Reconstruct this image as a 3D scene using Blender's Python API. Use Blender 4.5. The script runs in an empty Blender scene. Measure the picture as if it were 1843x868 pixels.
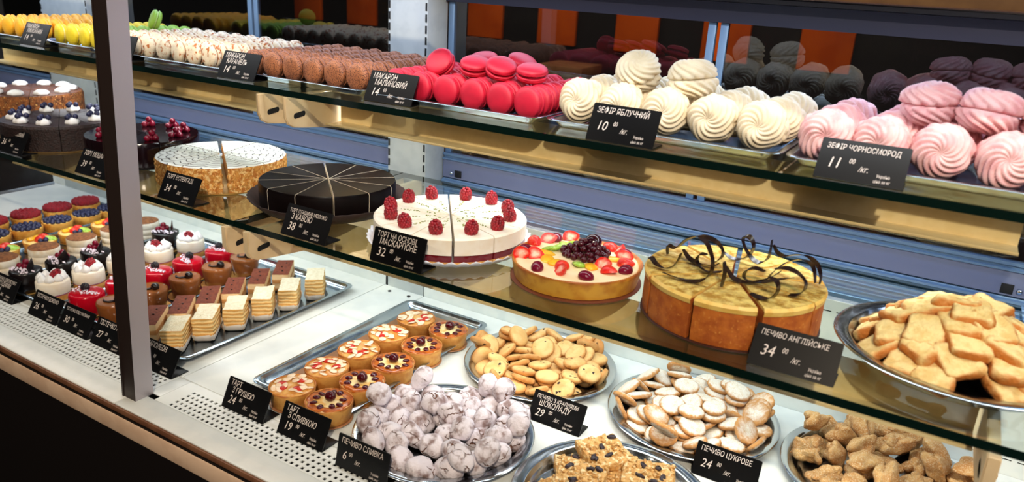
import bpy, bmesh, math, random
from mathutils import Vector, Matrix, Euler, Quaternion, noise
PI = math.pi
sc = bpy.context.scene
COL = sc.collection
DZ = 0.85            # counter deck height above the floor; everything below is written with the deck at z = 0
UP, MID = 0.462, 0.266   # top faces of the two glass shelves
rnd = random.Random(11)
# ---------------------------------------------------------------- scene objects
def link(o, parent=None):
    COL.objects.link(o)
    if parent is not None: o.parent = parent
    return o
def tag(o, label, cat, group=None, kind=None):
    o['label'] = label; o['category'] = cat
    if group: o['group'] = group
    if kind: o['kind'] = kind
    return o
def thing(name, label, cat, loc=(0, 0, 0), rot=(0, 0, 0), group=None, me=None):
    o = bpy.data.objects.new(name, me); link(o)
    o.location = loc; o.rotation_euler = rot
    return tag(o, label, cat, group)
def part(name, me, parent, loc=(0, 0, 0), rot=(0, 0, 0), label=None, kind=None, scale=None):
    o = bpy.data.objects.new(name, me); link(o, parent)
    o.location = loc; o.rotation_euler = rot
    if scale: o.scale = scale
    if label: o['label'] = label
    if kind: o['kind'] = kind
    return o
def dup(root, loc, rot, label, group=None):
    def rec(o, p):
        c = o.copy(); link(c, p)
        for ch in o.children: rec(ch, c)
        return c
    r = rec(root, None); r.location = loc
    if isinstance(rot, Quaternion): r.rotation_mode = 'QUATERNION'; r.rotation_quaternion = rot
    else: r.rotation_mode = 'XYZ'; r.rotation_euler = rot
    r['label'] = label
    if group: r['group'] = group
    return r
def place(root, loc, rot, label):
    root.location = loc
    if isinstance(rot, Quaternion): root.rotation_mode = 'QUATERNION'; root.rotation_quaternion = rot
    else: root.rotation_euler = rot
    root['label'] = label
    return root
def struct(name, me, loc=(0, 0, 0), rot=(0, 0, 0), parent=None):
    o = bpy.data.objects.new(name, me); link(o, parent); o.location = loc; o.rotation_euler = rot
    if parent is None: o['kind'] = 'structure'
    return o
ORD = ['first', 'second', 'third', 'fourth', 'fifth', 'sixth', 'seventh', 'eighth', 'ninth', 'tenth', 'eleventh', 'twelfth', 'thirteenth', 'fourteenth']
# ---------------------------------------------------------------- meshes
def M(name, bm, mats, smooth=True, angle=None):
    bmesh.ops.recalc_face_normals(bm, faces=bm.faces)
    me = bpy.data.meshes.new(name); bm.to_mesh(me); bm.free()
    for m in (mats if isinstance(mats, (list, tuple)) else [mats]): me.materials.append(m)
    if smooth:
        me.shade_smooth()
        if angle: me.set_sharp_from_angle(angle=math.radians(angle))
    return me
def box(bm, x0, x1, y0, y1, z0, z1, mi=0, bev=0, seg=2):
    vs = [bm.verts.new((x, y, z)) for z in (z0, z1) for y in (y0, y1) for x in (x0, x1)]
    fs = [bm.faces.new([vs[i] for i in q]) for q in ((0, 2, 3, 1), (4, 5, 7, 6), (0, 1, 5, 4), (2, 6, 7, 3), (0, 4, 6, 2), (1, 3, 7, 5))]
    for f in fs: f.material_index = mi
    if bev:
        es = list({e for f in fs for e in f.edges})
        r = bmesh.ops.bevel(bm, geom=es, offset=bev, segments=seg, affect='EDGES', profile=.5)
        for f in r['faces']: f.material_index = mi
    return fs
def boxme(name, d, mat, bev=0.001):
    bm = bmesh.new(); box(bm, *d, bev=bev); return M(name, bm, mat, True, 40)
def lathe(bm, prof, n=40, mis=None, rf=None, zf=None, cx=0, cy=0, cap0=True, cap1=True):
    rings = []
    for j, (r, z) in enumerate(prof):
        ring = []
        for i in range(n):
            a = 2 * PI * i / n
            rr = r * (rf(a, j) if rf else 1); zz = z + (zf(a, j) if zf else 0)
            ring.append(bm.verts.new((cx + rr * math.cos(a), cy + rr * math.sin(a), zz)))
        rings.append(ring)
    for j in range(len(rings) - 1):
        for i in range(n):
            f = bm.faces.new((rings[j][i], rings[j][(i + 1) % n], rings[j + 1][(i + 1) % n], rings[j + 1][i]))
            if mis: f.material_index = mis[j]
    if cap0:
        f = bm.faces.new(list(reversed(rings[0])))
        if mis: f.material_index = mis[0]
    if cap1:
        f = bm.faces.new(rings[-1])
        if mis: f.material_index = mis[-1]
    return rings
def rrect(w, d, r, n=6):
    P = []
    for cx, cy, a0 in ((w / 2 - r, d / 2 - r, 0), (-w / 2 + r, d / 2 - r, PI / 2), (-w / 2 + r, -d / 2 + r, PI), (w / 2 - r, -d / 2 + r, 1.5 * PI)):
        for i in range(n + 1):
            a = a0 + PI / 2 * i / n; P.append((cx + r * math.cos(a), cy + r * math.sin(a)))
    return P
def rings_mesh(bm, rings, mis=None, cap0=True, cap1=True):
    R = [[bm.verts.new(p) for p in ring] for ring in rings]; n = len(R[0])
    for j in range(len(R) - 1):
        for i in range(n):
            f = bm.faces.new((R[j][i], R[j][(i + 1) % n], R[j + 1][(i + 1) % n], R[j + 1][i]))
            if mis: f.material_index = mis[j]
    if cap0: bm.faces.new(list(reversed(R[0])))
    if cap1:
        f = bm.faces.new(R[-1])
        if mis: f.material_index = mis[-1]
    return R
def prism(bm, poly, h0, h1, axis='x', mi=0):      # polygon extruded along an axis; poly = (y,z) for x, (x,y) for z
    def p(a, b, h): return (h, a, b) if axis == 'x' else (a, b, h)
    A = [bm.verts.new(p(a, b, h0)) for a, b in poly]; B = [bm.verts.new(p(a, b, h1)) for a, b in poly]; n = len(A)
    fs = [bm.faces.new(list(reversed(A))), bm.faces.new(B)] + [bm.faces.new((A[i], A[(i + 1) % n], B[(i + 1) % n], B[i])) for i in range(n)]
    for f in fs: f.material_index = mi
    return fs
def ball(bm, c, r, sub=2, sx=1, sy=1, sz=1, mi=0):
    res = bmesh.ops.create_icosphere(bm, subdivisions=sub, radius=r)
    for v in res['verts']: v.co = Vector((v.co.x * sx + c[0], v.co.y * sy + c[1], v.co.z * sz + c[2]))
    if mi:
        for f in {f for v in res['verts'] for f in v.link_faces}: f.material_index = mi
    return res['verts']
def tube(bm, pts, r, n=8):
    pts = [Vector(p) for p in pts]; R = []; up = Vector((0, 0, 1))
    for i, p in enumerate(pts):
        t = (pts[min(i + 1, len(pts) - 1)] - pts[max(i - 1, 0)]).normalized()
        s = t.cross(up); s = s.normalized() if s.length > 1e-4 else Vector((1, 0, 0)); u = s.cross(t)
        R.append([p + (s * math.cos(a * 2 * PI / n) + u * math.sin(a * 2 * PI / n)) * r for a in range(n)])
    rings_mesh(bm, R)
def rough_up(bm, amp, scale, seed=0, verts=None):
    bm.normal_update()
    o = Vector((seed * 7.3, seed * 3.1, seed * 1.7))
    mv = [(v, v.normal * noise.noise(v.co * scale + o) * amp) for v in (verts or bm.verts)]
    for v, d in mv: v.co += d
def toast(bm, f):
    L = bm.verts.layers.float.get('toast') or bm.verts.layers.float.new('toast')
    for v in bm.verts: v[L] = max(0.0, min(1.0, f(v.co)))
# ---------------------------------------------------------------- materials
def lin(c):
    return tuple((x / 255 / 12.92 if x <= 10 else ((x / 255 + .055) / 1.055) ** 2.4) for x in c) + (1,)
class NT:
    def __init__(s, name):
        s.m = bpy.data.materials.new(name); s.m.use_nodes = True; s.t = s.m.node_tree; s.t.nodes.clear()
        s.out = s.t.nodes.new('ShaderNodeOutputMaterial')
    def n(s, typ, ins=None, **kw):
        x = s.t.nodes.new(typ)
        for k, v in kw.items(): setattr(x, k, v)
        for k, v in (ins or {}).items(): s.set(x, k, v)
        return x
    def set(s, x, k, v):
        i = x.inputs[k]
        if hasattr(v, 'is_output'): s.t.links.new(v, i)
        else: i.default_value = v
    def coords(s, rand=True):
        c = s.n('ShaderNodeTexCoord').outputs['Object']
        if not rand: return c
        r = s.n('ShaderNodeObjectInfo').outputs['Random']
        return s.n('ShaderNodeVectorMath', {0: c, 1: s.n('ShaderNodeMath', {0: r, 1: 7.0}, operation='MULTIPLY').outputs[0]}, operation='ADD').outputs[0]
    def noise(s, v, scale, detail=3, rough=.55):
        return s.n('ShaderNodeTexNoise', {'Vector': v, 'Scale': scale, 'Detail': detail, 'Roughness': rough}).outputs['Fac']
    def ramp(s, f, a, b, ca=0, cb=1):
        return s.n('ShaderNodeMapRange', {0: f, 1: a, 2: b, 3: ca, 4: cb}, interpolation_type='SMOOTHSTEP').outputs[0]
    def mix(s, f, a, b, mode='MIX'):
        x = s.n('ShaderNodeMix', data_type='RGBA', blend_type=mode)
        s.set(x, 0, f); s.set(x, 6, a); s.set(x, 7, b); return x.outputs[2]
    def done(s, base, rough=.5, bump=None, bs=.3, bd=.001, **kw):
        p = s.n('ShaderNodeBsdfPrincipled'); s.set(p, 'Base Color', base); s.set(p, 'Roughness', rough)
        for k, v in kw.items(): s.set(p, k.replace('_', ' '), v)
        if bump is not None:
            b = s.n('ShaderNodeBump', {'Height': bump, 'Strength': bs, 'Distance': bd}); s.t.links.new(b.outputs[0], p.inputs['Normal'])
        s.t.links.new(p.outputs[0], s.out.inputs[0]); return s.m
def plain(name, c, rough=.5, metal=0, **kw):
    n = NT(name); return n.done(lin(c), rough, Metallic=metal, **kw)
def food(name, c1, c2, scale=80, rough=.6, lo=.4, hi=.65, bump=.3, bscale=None, bd=.001, c3=None, s3=500, lo3=.6, hi3=.66, tc=None, tpow=(0, 1), rv=0, spots=None, **kw):
    """food surface: two-tone noise, optional third-colour specks, optional toast attribute colour"""
    n = NT(name); v = n.coords()
    f = n.ramp(n.noise(v, scale), lo, hi); col = n.mix(f, lin(c1), lin(c2))
    if c3: col = n.mix(n.ramp(n.noise(v, s3, 2), lo3, hi3), col, lin(c3))
    if spots:      # (scale, radius, share, colour): round inclusions scattered through the dough
        wv = n.n('ShaderNodeVectorMath', {0: n.n('ShaderNodeTexNoise', {'Vector': v, 'Scale': 260.0}).outputs['Color'], 'Scale': .006}, operation='SCALE').outputs[0]
        vo = n.n('ShaderNodeTexVoronoi', {'Vector': n.n('ShaderNodeVectorMath', {0: v, 1: wv}, operation='ADD').outputs[0], 'Scale': spots[0]})
        pick = n.ramp(n.n('ShaderNodeSeparateColor', {0: vo.outputs['Color']}).outputs[0], spots[2], spots[2] + .01)
        col = n.mix(n.n('ShaderNodeMath', {0: n.ramp(vo.outputs['Distance'], spots[1] * .8, spots[1], 1, 0), 1: pick}, operation='MULTIPLY').outputs[0], col, lin(spots[3]))
    if tc:
        a = n.n('ShaderNodeAttribute', attribute_name='toast').outputs['Fac']
        a = n.n('ShaderNodeMath', {0: a, 1: n.n('ShaderNodeMath', {0: n.noise(v, scale * 1.3), 1: .5}, operation='SUBTRACT').outputs[0]}, operation='ADD').outputs[0]
        a = n.ramp(a, tpow[0], tpow[1])
        col = n.mix(a, col, lin(tc))
    if rv:
        r = n.n('ShaderNodeObjectInfo').outputs['Random']
        col = n.mix(n.ramp(r, 0, 1, 0, rv), col, lin(c2))
    b = n.noise(v, bscale or scale * 4, 4)
    return n.done(col, rough, b, bump, bd, **kw)
def metal(name, c, rough=.2, sc_=None):
    n = NT(name)
    v = n.n('ShaderNodeTexCoord').outputs['Object']
    r = n.ramp(n.noise(v, 60, 3), .3, .7, rough * .8, rough * 1.25)
    return n.done(lin(c), r, Metallic=1.0)
def clear(name, tint, fr=1.0, ior=1.5, rough=0.0):
    n = NT(name)
    t = n.n('ShaderNodeBsdfTransparent', {'Color': tint}); g = n.n('ShaderNodeBsdfGlossy', {'Roughness': rough, 'Color': (1, 1, 1, 1)})
    f = n.n('ShaderNodeFresnel', {'IOR': ior}).outputs[0]
    f = n.n('ShaderNodeMath', {0: f, 1: fr}, operation='MULTIPLY', use_clamp=True).outputs[0]
    bk = n.n('ShaderNodeNewGeometry').outputs['Backfacing']
    f = n.n('ShaderNodeMath', {0: f, 1: n.n('ShaderNodeMath', {0: 1.0, 1: bk}, operation='SUBTRACT').outputs[0]}, operation='MULTIPLY').outputs[0]
    x = n.n('ShaderNodeMixShader', {0: f, 1: t.outputs[0], 2: g.outputs[0]})
    n.t.links.new(x.outputs[0], n.out.inputs[0]); return n.m
# ================================================================ materials of the counter
white_panel = food('white_panel', (226, 232, 228), (216, 224, 222), 30, .38, bump=.03)
white_deck = food('white_deck', (227, 230, 226), (219, 223, 220), 25, .3, bump=.02)
post_white = food('post_white', (184, 192, 192), (176, 184, 185), 40, .4, bump=.03)
beige_sheet = food('beige_sheet', (246, 220, 168), (240, 212, 156), 60, .42, bump=.03)
blue_alu = plain('blue_aluminium', (112, 144, 182), .36, .4)
blue_flat = plain('blue_painted_panel', (116, 126, 160), .5, .2)
steel = metal('steel', (196, 204, 212), .16)
tray_steel = metal('tray_steel', (170, 184, 196), .2)
post_alu = plain('post_aluminium', (176, 170, 176), .45, .4)
dark_alu = plain('dark_profile', (46, 36, 34), .4, .3)
black_acrylic = plain('black_acrylic', (7, 7, 9), .36, Specular_IOR_Level=.3)
chalk = plain('chalk_white', (226, 214, 206), .8)
black_void = plain('black_void', (5, 5, 6), .8)
glass_shelf = clear('shelf_glass', (.93, .97, .955, 1), 1.6)
glass_edge = plain('glass_edge', (6, 26, 22), .12)
glass_front = clear('front_glass', (.985, .99, .99, 1), .35)
glass_door = clear('door_glass', (.66, .66, .7, 1), 2.2)
wood_brown = food('brown_trim', (122, 84, 60), (104, 68, 48), 30, .45, bump=.1)
beige_rail = food('beige_rail', (214, 186, 160), (204, 174, 148), 30, .5, bump=.05)
black_base = plain('black_base', (16, 11, 11), .5)
orange_paint = food('orange_paint', (224, 98, 20), (208, 84, 14), 8, .4, bump=.05)
dark_wall = food('dark_wall', (12, 8, 7), (8, 5, 5), 6, .7, bump=.05)
floor_mat = food('floor_tile', (30, 24, 22), (20, 16, 15), 4, .5, bump=.05)
counter_wood = food('back_counter_wood', (70, 42, 26), (52, 30, 19), 12, .5, bump=.1)
cardboard = food('cardboard', (150, 108, 66), (132, 92, 54), 14, .8, bump=.1)
# ================================================================ the setting
def strct_box(name, d, mat, bev=0): return struct(name, boxme(name, d, mat, bev))
strct_box('floor', (-6, 3, -3, 3.4, -DZ - .02, -DZ), floor_mat)
strct_box('wall_back', (-6, 3, 3.0, 3.06, -DZ, 2.0), dark_wall)
XL, XR = -2.85, .62
# under-counter body
strct_box('trim_1', (XL, XR, .592, 1.30, -DZ, -.058), black_base)
def rail(name, y0, y1, z0, z1, mat, bev=.003):
    return struct(name, boxme(name, (XL, XR, y0, y1, z0, z1), mat, bev))
rail('trim_2', .5805, .602, -.0125, -.0035, wood_brown, .001)
rail('trim_3', .5872, .602, -.0255, -.0125, black_base, 0)
rail('trim_4', .5850, .602, -.058, -.0255, beige_rail, .004)
# white deck ledge in front of the glass, in two lengths with a butt joint under the post
for n_, (a, b) in enumerate(((XL, -1.024), (-1.0225, XR))):
    struct('trim_%d' % (5 + n_), boxme('front_ledge', (a, b, .583, .6245, -.0035, 0), white_deck, .0015))
# perforated air-return strips
def perforated(x0, x1):
    bm = bmesh.new(); hp = .00515; nx = int((x1 - x0 - .03) / hp) // 2 * 2
    xs = [x0, x0 + .03]
    for i in range(nx): xs.append(xs[-1] + (.0053 if i % 2 == 0 else .0050))
    xs.append(x1)
    ys = [.6245]; 
    for r in range(5): ys += [.6275 + r * .0102, .6275 + r * .0102 + .0052]
    ys.append(.6905)
    V = [[bm.verts.new((x, y, 0)) for x in xs] for y in ys]
    for j in range(len(ys) - 1):
        for i in range(len(xs) - 1):
            hole = j % 2 == 1 and 1 <= i < len(xs) - 2 and i % 2 == 1
            if not hole: bm.faces.new((V[j][i], V[j][i + 1], V[j + 1][i + 1], V[j + 1][i]))
    g = bmesh.ops.extrude_face_region(bm, geom=bm.faces[:])
    for v in g['geom']:
        if isinstance(v, bmesh.types.BMVert): v.co.z -= .0014
    return M('perforated_strip', bm, white_deck, False)
o = thing('perforated_strip', 'white perforated air strip along the front edge, left of the metal post', 'vent', me=perforated(-2.6, -1.012), group='perforated front strips')
o = thing('perforated_strip', 'white perforated air strip along the front edge, right of the metal post', 'vent', me=perforated(-.9835, .55), group='perforated front strips')
t = thing('ledge_plate', 'small white plate in the ledge at the foot of the front post', 'plate', me=boxme('ledge_plate', (-1.011, -.9845, .6345, .6905, -.0014, 0), white_deck, .0003))
strct_box('trim_7', (XL, XR, .60, .692, -.058, -.03), black_void)
# deck boards (lift out), one per module, plus the strip under the post
def deck_board(a, b, label):
    bm = bmesh.new(); P = [(.6915, -.03), (1.2035, -.03), (1.2035, 0), (.698, 0), (.694, -.0012), (.6915, -.005)]
    prism(bm, P, a, b); return thing('deck_board', label, 'board', me=M('deck_board', bm, white_deck, True, 30), group='lift-out deck boards')
deck_board(-2.6, -1.0085, 'white metal deck board under the mini cakes, left of the joint')
deck_board(-1.0065, -.9025, 'narrow white metal deck board in front of the rear upright')
deck_board(-.9005, .5, 'white metal deck board under the round steel platters')
# two floor screws by the joint, dark
for x, y in ((-.975, 1.18), (-.925, 1.182)):
    bm = bmesh.new(); lathe(bm, [(.0001, .0), (.004, .0), (.004, .0012), (.0001, .0014)], 14, cap0=False, cap1=False)
    thing('floor_screw', 'small dark screw on the white deck by the rear upright, ' + ('left' if x < -.95 else 'right') + ' of the pair', 'screw', (x, y, 0), me=M('floor_screw', bm, black_void), group='deck screws')
# rear wall with slotted air grilles
def slotted(x0, x1, z0, z1, rows):
    bm = bmesh.new(); xs = [x0]; x = x0 + .008
    while x + .022 < x1: xs += [x, x + .016]; x += .0232
    xs.append(x1); zs = [z0]
    for r in rows: zs += [r, r + .0022]
    zs.append(z1)
    V = [[bm.verts.new((x, 1.2045, z)) for x in xs] for z in zs]
    for j in range(len(zs) - 1):
        for i in range(len(xs) - 1):
            if j % 2 == 1 and i % 2 == 1: continue
            bm.faces.new((V[j][i], V[j][i + 1], V[j + 1][i + 1], V[j + 1][i]))
    g = bmesh.ops.extrude_face_region(bm, geom=bm.faces[:])
    for v in g['geom']:
        if isinstance(v, bmesh.types.BMVert): v.co.y += .0015
    return M('wall_rear', bm, white_panel, False)
struct('wall_rear', slotted(-.9015, .5, -.03, .217, (.0235, .184)))
struct('wall_rear_left', slotted(-1.998, -1.0065, -.03, .217, (.0235, .184)))
struct('wall_rear_far', slotted(-2.6, -2.217, -.03, .217, (.0235,)))
strct_box('trim_8', (XL, XR, 1.212, 1.27, -.06, .204), black_void)
# rear aluminium sill profile (blue), ledges and flat panel
def sill(a, b, nm):
    bm = bmesh.new()      # stepped ledges climbing back from the grille to the flat panel under the doors
    P = [(1.275, .205), (1.2045, .205), (1.2035, .217), (1.2045, .2185), (1.212, .2185), (1.213, .221), (1.213, .2245), (1.2145, .226), (1.226, .226), (1.227, .2285), (1.227, .232), (1.2285, .2335), (1.240, .2335), (1.241, .236), (1.241, .2405), (1.2425, .2425), (1.255, .2425), (1.256, .247), (1.2615, .2485),
         (1.262, .2500), (1.268, .2500), (1.268, .2525), (1.262, .2525), (1.262, .2885), (1.2585, .290), (1.2585, .293), (1.265, .2935), (1.265, .2975), (1.261, .298), (1.261, .303), (1.275, .303)]
    fs = prism(bm, P, a, b); bm.normal_update()
    for f in fs:
        c = f.calc_center_median()
        if .253 < c.z < .288 and abs(f.normal.y) > .5 and c.y < 1.27: f.material_index = 1
    return struct(nm, M('rear_sill', bm, [blue_alu, blue_flat], False))
sill(-.9015, .5, 'trim_9'); sill(-1.998, -1.0, 'trim_10'); sill(-2.7, -2.217, 'trim_11')
top_blue = plain('top_rail_blue', (36, 40, 62), .4, .3); top_dark = plain('top_rail_dark', (20, 20, 30), .3, .4)
def toprail(a, b, nm):
    bm = bmesh.new()
    P = [(1.258, .6005), (1.274, .6005), (1.274, .66), (1.225, .66), (1.225, .652), (1.240, .65), (1.240, .642), (1.232, .64), (1.232, .634), (1.258, .632), (1.258, .628)]
    fs = prism(bm, P, a, b)
    for f in fs:
        if f.calc_center_median().z > .63: f.material_index = 1
    return struct(nm, M('rear_top_rail', bm, [top_blue, top_dark], False))
toprail(-.9015, .5, 'trim_12'); toprail(-1.998, -1.0, 'trim_13')
strct_box('ceiling', (XL, XR, 1.225, 1.36, .6602, .70), dark_alu)
# rear sliding glass doors, each with its two stiles
dn = [0]
def sliding_door(a, b, y):
    dn[0] += 1
    d = struct('door_%d' % dn[0], boxme('door_pane', (a + .012, b - .012, y, y + .004, .3035, .6000), glass_door, 0))
    for x in (a, b - .013): part('door_stile', boxme('door_stile', (x, x + .013, y - .002, y + .008, .3035, .6000), blue_alu, .001), d)
    return d
sliding_door(-.9005, -.3725, 1.2685); sliding_door(-.3655, .46, 1.2685)
sliding_door(-1.997, -1.457, 1.2685); sliding_door(-1.450, -1.001, 1.2685)
# rear uprights with slotted edges
def upright(x0, x1, nm, label):
    bm = bmesh.new(); y0, y1 = 1.203, 1.268
    box(bm, x0, x1, y0, y1, -.03, .70, 0, .0015)
    t = thing('shelf_upright', label, 'upright', me=M('shelf_upright', bm, post_white, True, 40), group='rear shelf uprights')
    for x in (x0 + .0015, x1 - .0055):
        bs = bmesh.new(); z = .27
        while z < .66: box(bs, x, x + .004, y0 - .0006, y0 + .0006, z, z + .0145); z += .0208
        part('bracket_slots', M('bracket_slots', bs, black_void, False), t)
    return t
upright(-.9995, -.9035, 'shelf_upright', 'white metal upright with dark bracket slots behind the shelves, near the pink macarons')
upright(-2.2155, -2.0, 'shelf_upright', 'wide white metal upright with slots at far left behind yellow macarons')
# side post lower face: white end plate of the square fixing and two bolts on the sill
for x, nm in ((-.871, 'dark square latch plate on the blue sill beside the white upright'), (.0990, 'dark square latch plate on the blue sill above the rectangular biscuits')):
    t = thing('latch_plate', nm, 'latch', me=boxme('latch_plate', (x, x + .016, 1.2600, 1.2618, .2555, .270), black_void, .0005), group='latch plates on the sill')
    bm = bmesh.new(); lathe(bm, [(.004, 0), (.004, .003), (.0025, .005)], 16)
    part('bolt', M('bolt', bm, steel), t, (x - .008 if x < 0 else x + .024, 1.2618, .262), (PI / 2, 0, 0), 'round steel bolt head')
# leaning front post and the two front panes
def lean(z): return .0 + .044 * z
bm = bmesh.new()
def leanbox(bm, x0, x1, y0, y1, z1, mi):
    vs = [bm.verts.new((x, y + lean(z), z)) for z in (0.0, z1) for y in (y0, y1) for x in (x0, x1)]
    for q in ((0, 2, 3, 1), (4, 5, 7, 6), (0, 1, 5, 4), (2, 6, 7, 3), (0, 4, 6, 2), (1, 3, 7, 5)):
        bm.faces.new([vs[i] for i in q]).material_index = mi
leanbox(bm, -1.0285, -1.0, .6035, .634, .9, 0)
for f in bm.faces:
    if abs(f.normal.x) < .1 or f.calc_center_median().x < -1.02: pass
bm.normal_update()
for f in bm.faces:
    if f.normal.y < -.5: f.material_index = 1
t = thing('front_post', 'tall square metal post between the two front glass panes', 'post', me=M('front_post', bm, [post_alu, dark_alu], False))
bm = bmesh.new(); leanbox(bm, -1.0325, -1.0286, .6025, .607, .9, 0); part('glass_channel', M('glass_channel', bm, dark_alu, False), t, label='thin dark channel holding the left pane')
def pane(x0, x1, nm):
    bm = bmesh.new(); leanbox(bm, x0, x1, .6035, .6085, .9, 0); return struct(nm, M('front_pane', bm, glass_front, False))
pane(-2.8, -1.033, 'window_1'); pane(-.9995, .6, 'window_2')
# canopy above the goods (only its lower front edge shows)
struct('trim_14', boxme('canopy', (-2.7, .5, .80, .93, .6455, .70), food('canopy_beige', (112, 82, 52), (100, 72, 46), 40, .5, bump=.05), .002))
# ---------------------------------------------------------------- glass shelves, beige light troughs and brackets
def shelf(x0, x1, y0, y1, z0, label):
    bm = bmesh.new(); fs = box(bm, x0, x1, y0, y1, z0, z0 + .010); bm.normal_update()
    for f in fs:
        if abs(f.normal.z) < .5: f.material_index = 1
    return thing('glass_shelf', label, 'shelf', me=M('glass_shelf', bm, [glass_shelf, glass_edge], False), group='glass shelves')
shelf(-.9425, .20, .866, 1.186, .452, 'upper glass shelf under the pink macarons and meringues')
shelf(-2.08, -.9455, .866, 1.186, .452, 'upper glass shelf under the yellow and brown macarons')
shelf(-.9425, .122, .764, 1.186, .256, 'middle glass shelf under the raspberry cake and fruit tart')
shelf(-2.08, -.9455, .764, 1.186, .256, 'middle glass shelf under the almond and berry cakes')
def trough(x0, x1, yb, yf, zt, zb, label):
    bm = bmesh.new(); w = .0016
    P = [(yb, zt), (yb + w, zt), (yb + w, zb - w), (yf, zb - w), (yf, zb + .002), (yf + w, zb + .002), (yf + w, zb), (yb, zb)]
    prism(bm, P, x0, x1); return thing('light_trough', label, 'trough', me=M('light_trough', bm, beige_sheet, False), group='beige light troughs')
trough(-.922, .082, .984, .946, .4515, .399, 'long beige metal trough under the upper shelf, right of the brackets')
trough(-2.0, -.995, .984, .946, .4515, .399, 'long beige metal trough under the upper shelf, left of the brackets')
trough(-.905, .082, .89, .848, .2555, .209, 'long beige metal trough under the middle shelf, right of the brackets')
trough(-2.0, -.972, .89, .848, .2555, .209, 'long beige metal trough under the middle shelf, left of the brackets')
def bracket(x, y0, zt, label, w=.006):
    bm = bmesh.new(); d = 1.2025
    P = [(y0, zt - .002), (d, zt - .002), (d, zt - .085), (y0 + .16, zt - .068), (y0 + .035, zt - .054), (y0 + .018, zt - .052), (y0 + .006, zt - .046), (y0, zt - .034)]
    prism(bm, P, x - w / 2, x + w / 2)
    bmesh.ops.bevel(bm, geom=[e for e in bm.edges if abs(e.verts[0].co.x - e.verts[1].co.x) < 1e-5], offset=.0012, segments=2, affect='EDGES')
    t = thing('shelf_bracket', label, 'bracket', me=M('shelf_bracket', bm, beige_bracket, True, 35), group='shelf brackets')
    bs = bmesh.new(); q = rrect(.026, .009, .004, 4)
    for sx in (-1, 1):
        vs = [bs.verts.new((x + sx * (w / 2 + .0004), y0 + .03 + a * math.cos(.15), zt - .032 + b + a * .12)) for a, b in q]; bs.faces.new(vs)
    ring = bmesh.ops.extrude_face_region(bs, geom=bs.faces[:1])
    part('slot', M('slot', bs, black_void, False), t, label='dark elongated slot')
    return t
beige_bracket = food('beige_bracket', (232, 206, 164), (226, 198, 154), 40, .45, bump=.05)
bracket(-.985, .858, .452, 'beige shelf bracket under the upper shelf, left of the adjoining pair')
bracket(-.931, .864, .452, 'beige shelf bracket under the upper shelf, right of the adjoining pair')
bracket(-.962, .757, .256, 'beige shelf bracket under the middle shelf, left of the adjoining pair', .012)
bracket(-.916, .76, .256, 'beige shelf bracket under the middle shelf, right of the adjoining pair', .012)
bracket(.092, .757, .256, 'beige shelf bracket under the right end of the middle shelf', .012)
bm = bmesh.new(); box(bm, -1.777, -1.757, .79, .93, .15, .2555, 0, .002)
box(bm, -1.7772, -1.7568, .789, .931, .143, .15, 1, .001)
thing('support_plate', 'dark support plate under the middle shelf at the far left', 'bracket', me=M('support_plate', bm, [plain('dark_steel', (14, 16, 22), .4, .4), plain('grey_edge', (120, 132, 148), .4, .5)], True, 30))
# ---------------------------------------------------------------- the room seen behind the doors
for i in range(8):
    x = -.275 - .2665 * i
    thing('wall_panel', 'orange painted panel on the dark wall behind the case, %s from the right' % ORD[i], 'panel', group='orange wall panels',
          me=boxme('wall_panel', (x * 1.36 - .19, x * 1.36 - .008, 2.978, 3.0, .39, 1.2), orange_paint, .004))
thing('back_counter', 'dark wooden counter behind the glass case', 'counter', me=boxme('back_counter', (-4.5, 1.2, 2.35, 2.95, -DZ, .17), counter_wood, .01))
def carton(x, y, w, d, h, label):
    bm = bmesh.new(); box(bm, -w / 2, w / 2, -d / 2, d / 2, 0, h, 0, .003)
    t = thing('carton', label, 'box', (x, y, .17), (0, 0, .08), 'cartons on the back counter', M('carton', bm, cardboard, True, 40))
    part('lid', boxme('lid', (-w / 2 - .004, w / 2 + .004, -d / 2 - .004, d / 2 + .004, h - .03, h + .004), cardboard, .002), t)
carton(-1.27, 2.55, .17, .2, .19, 'tall brown carton on the back counter behind the pink macarons')
carton(-.95, 2.6, .3, .25, .08, 'low brown carton on the back counter behind the white meringues')
carton(-.28, 2.5, .34, .25, .12, 'wide brown carton on the back counter at right')
# ================================================================ food materials
def vary(c, k): return tuple(max(0, min(255, x * k)) for x in c)
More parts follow.
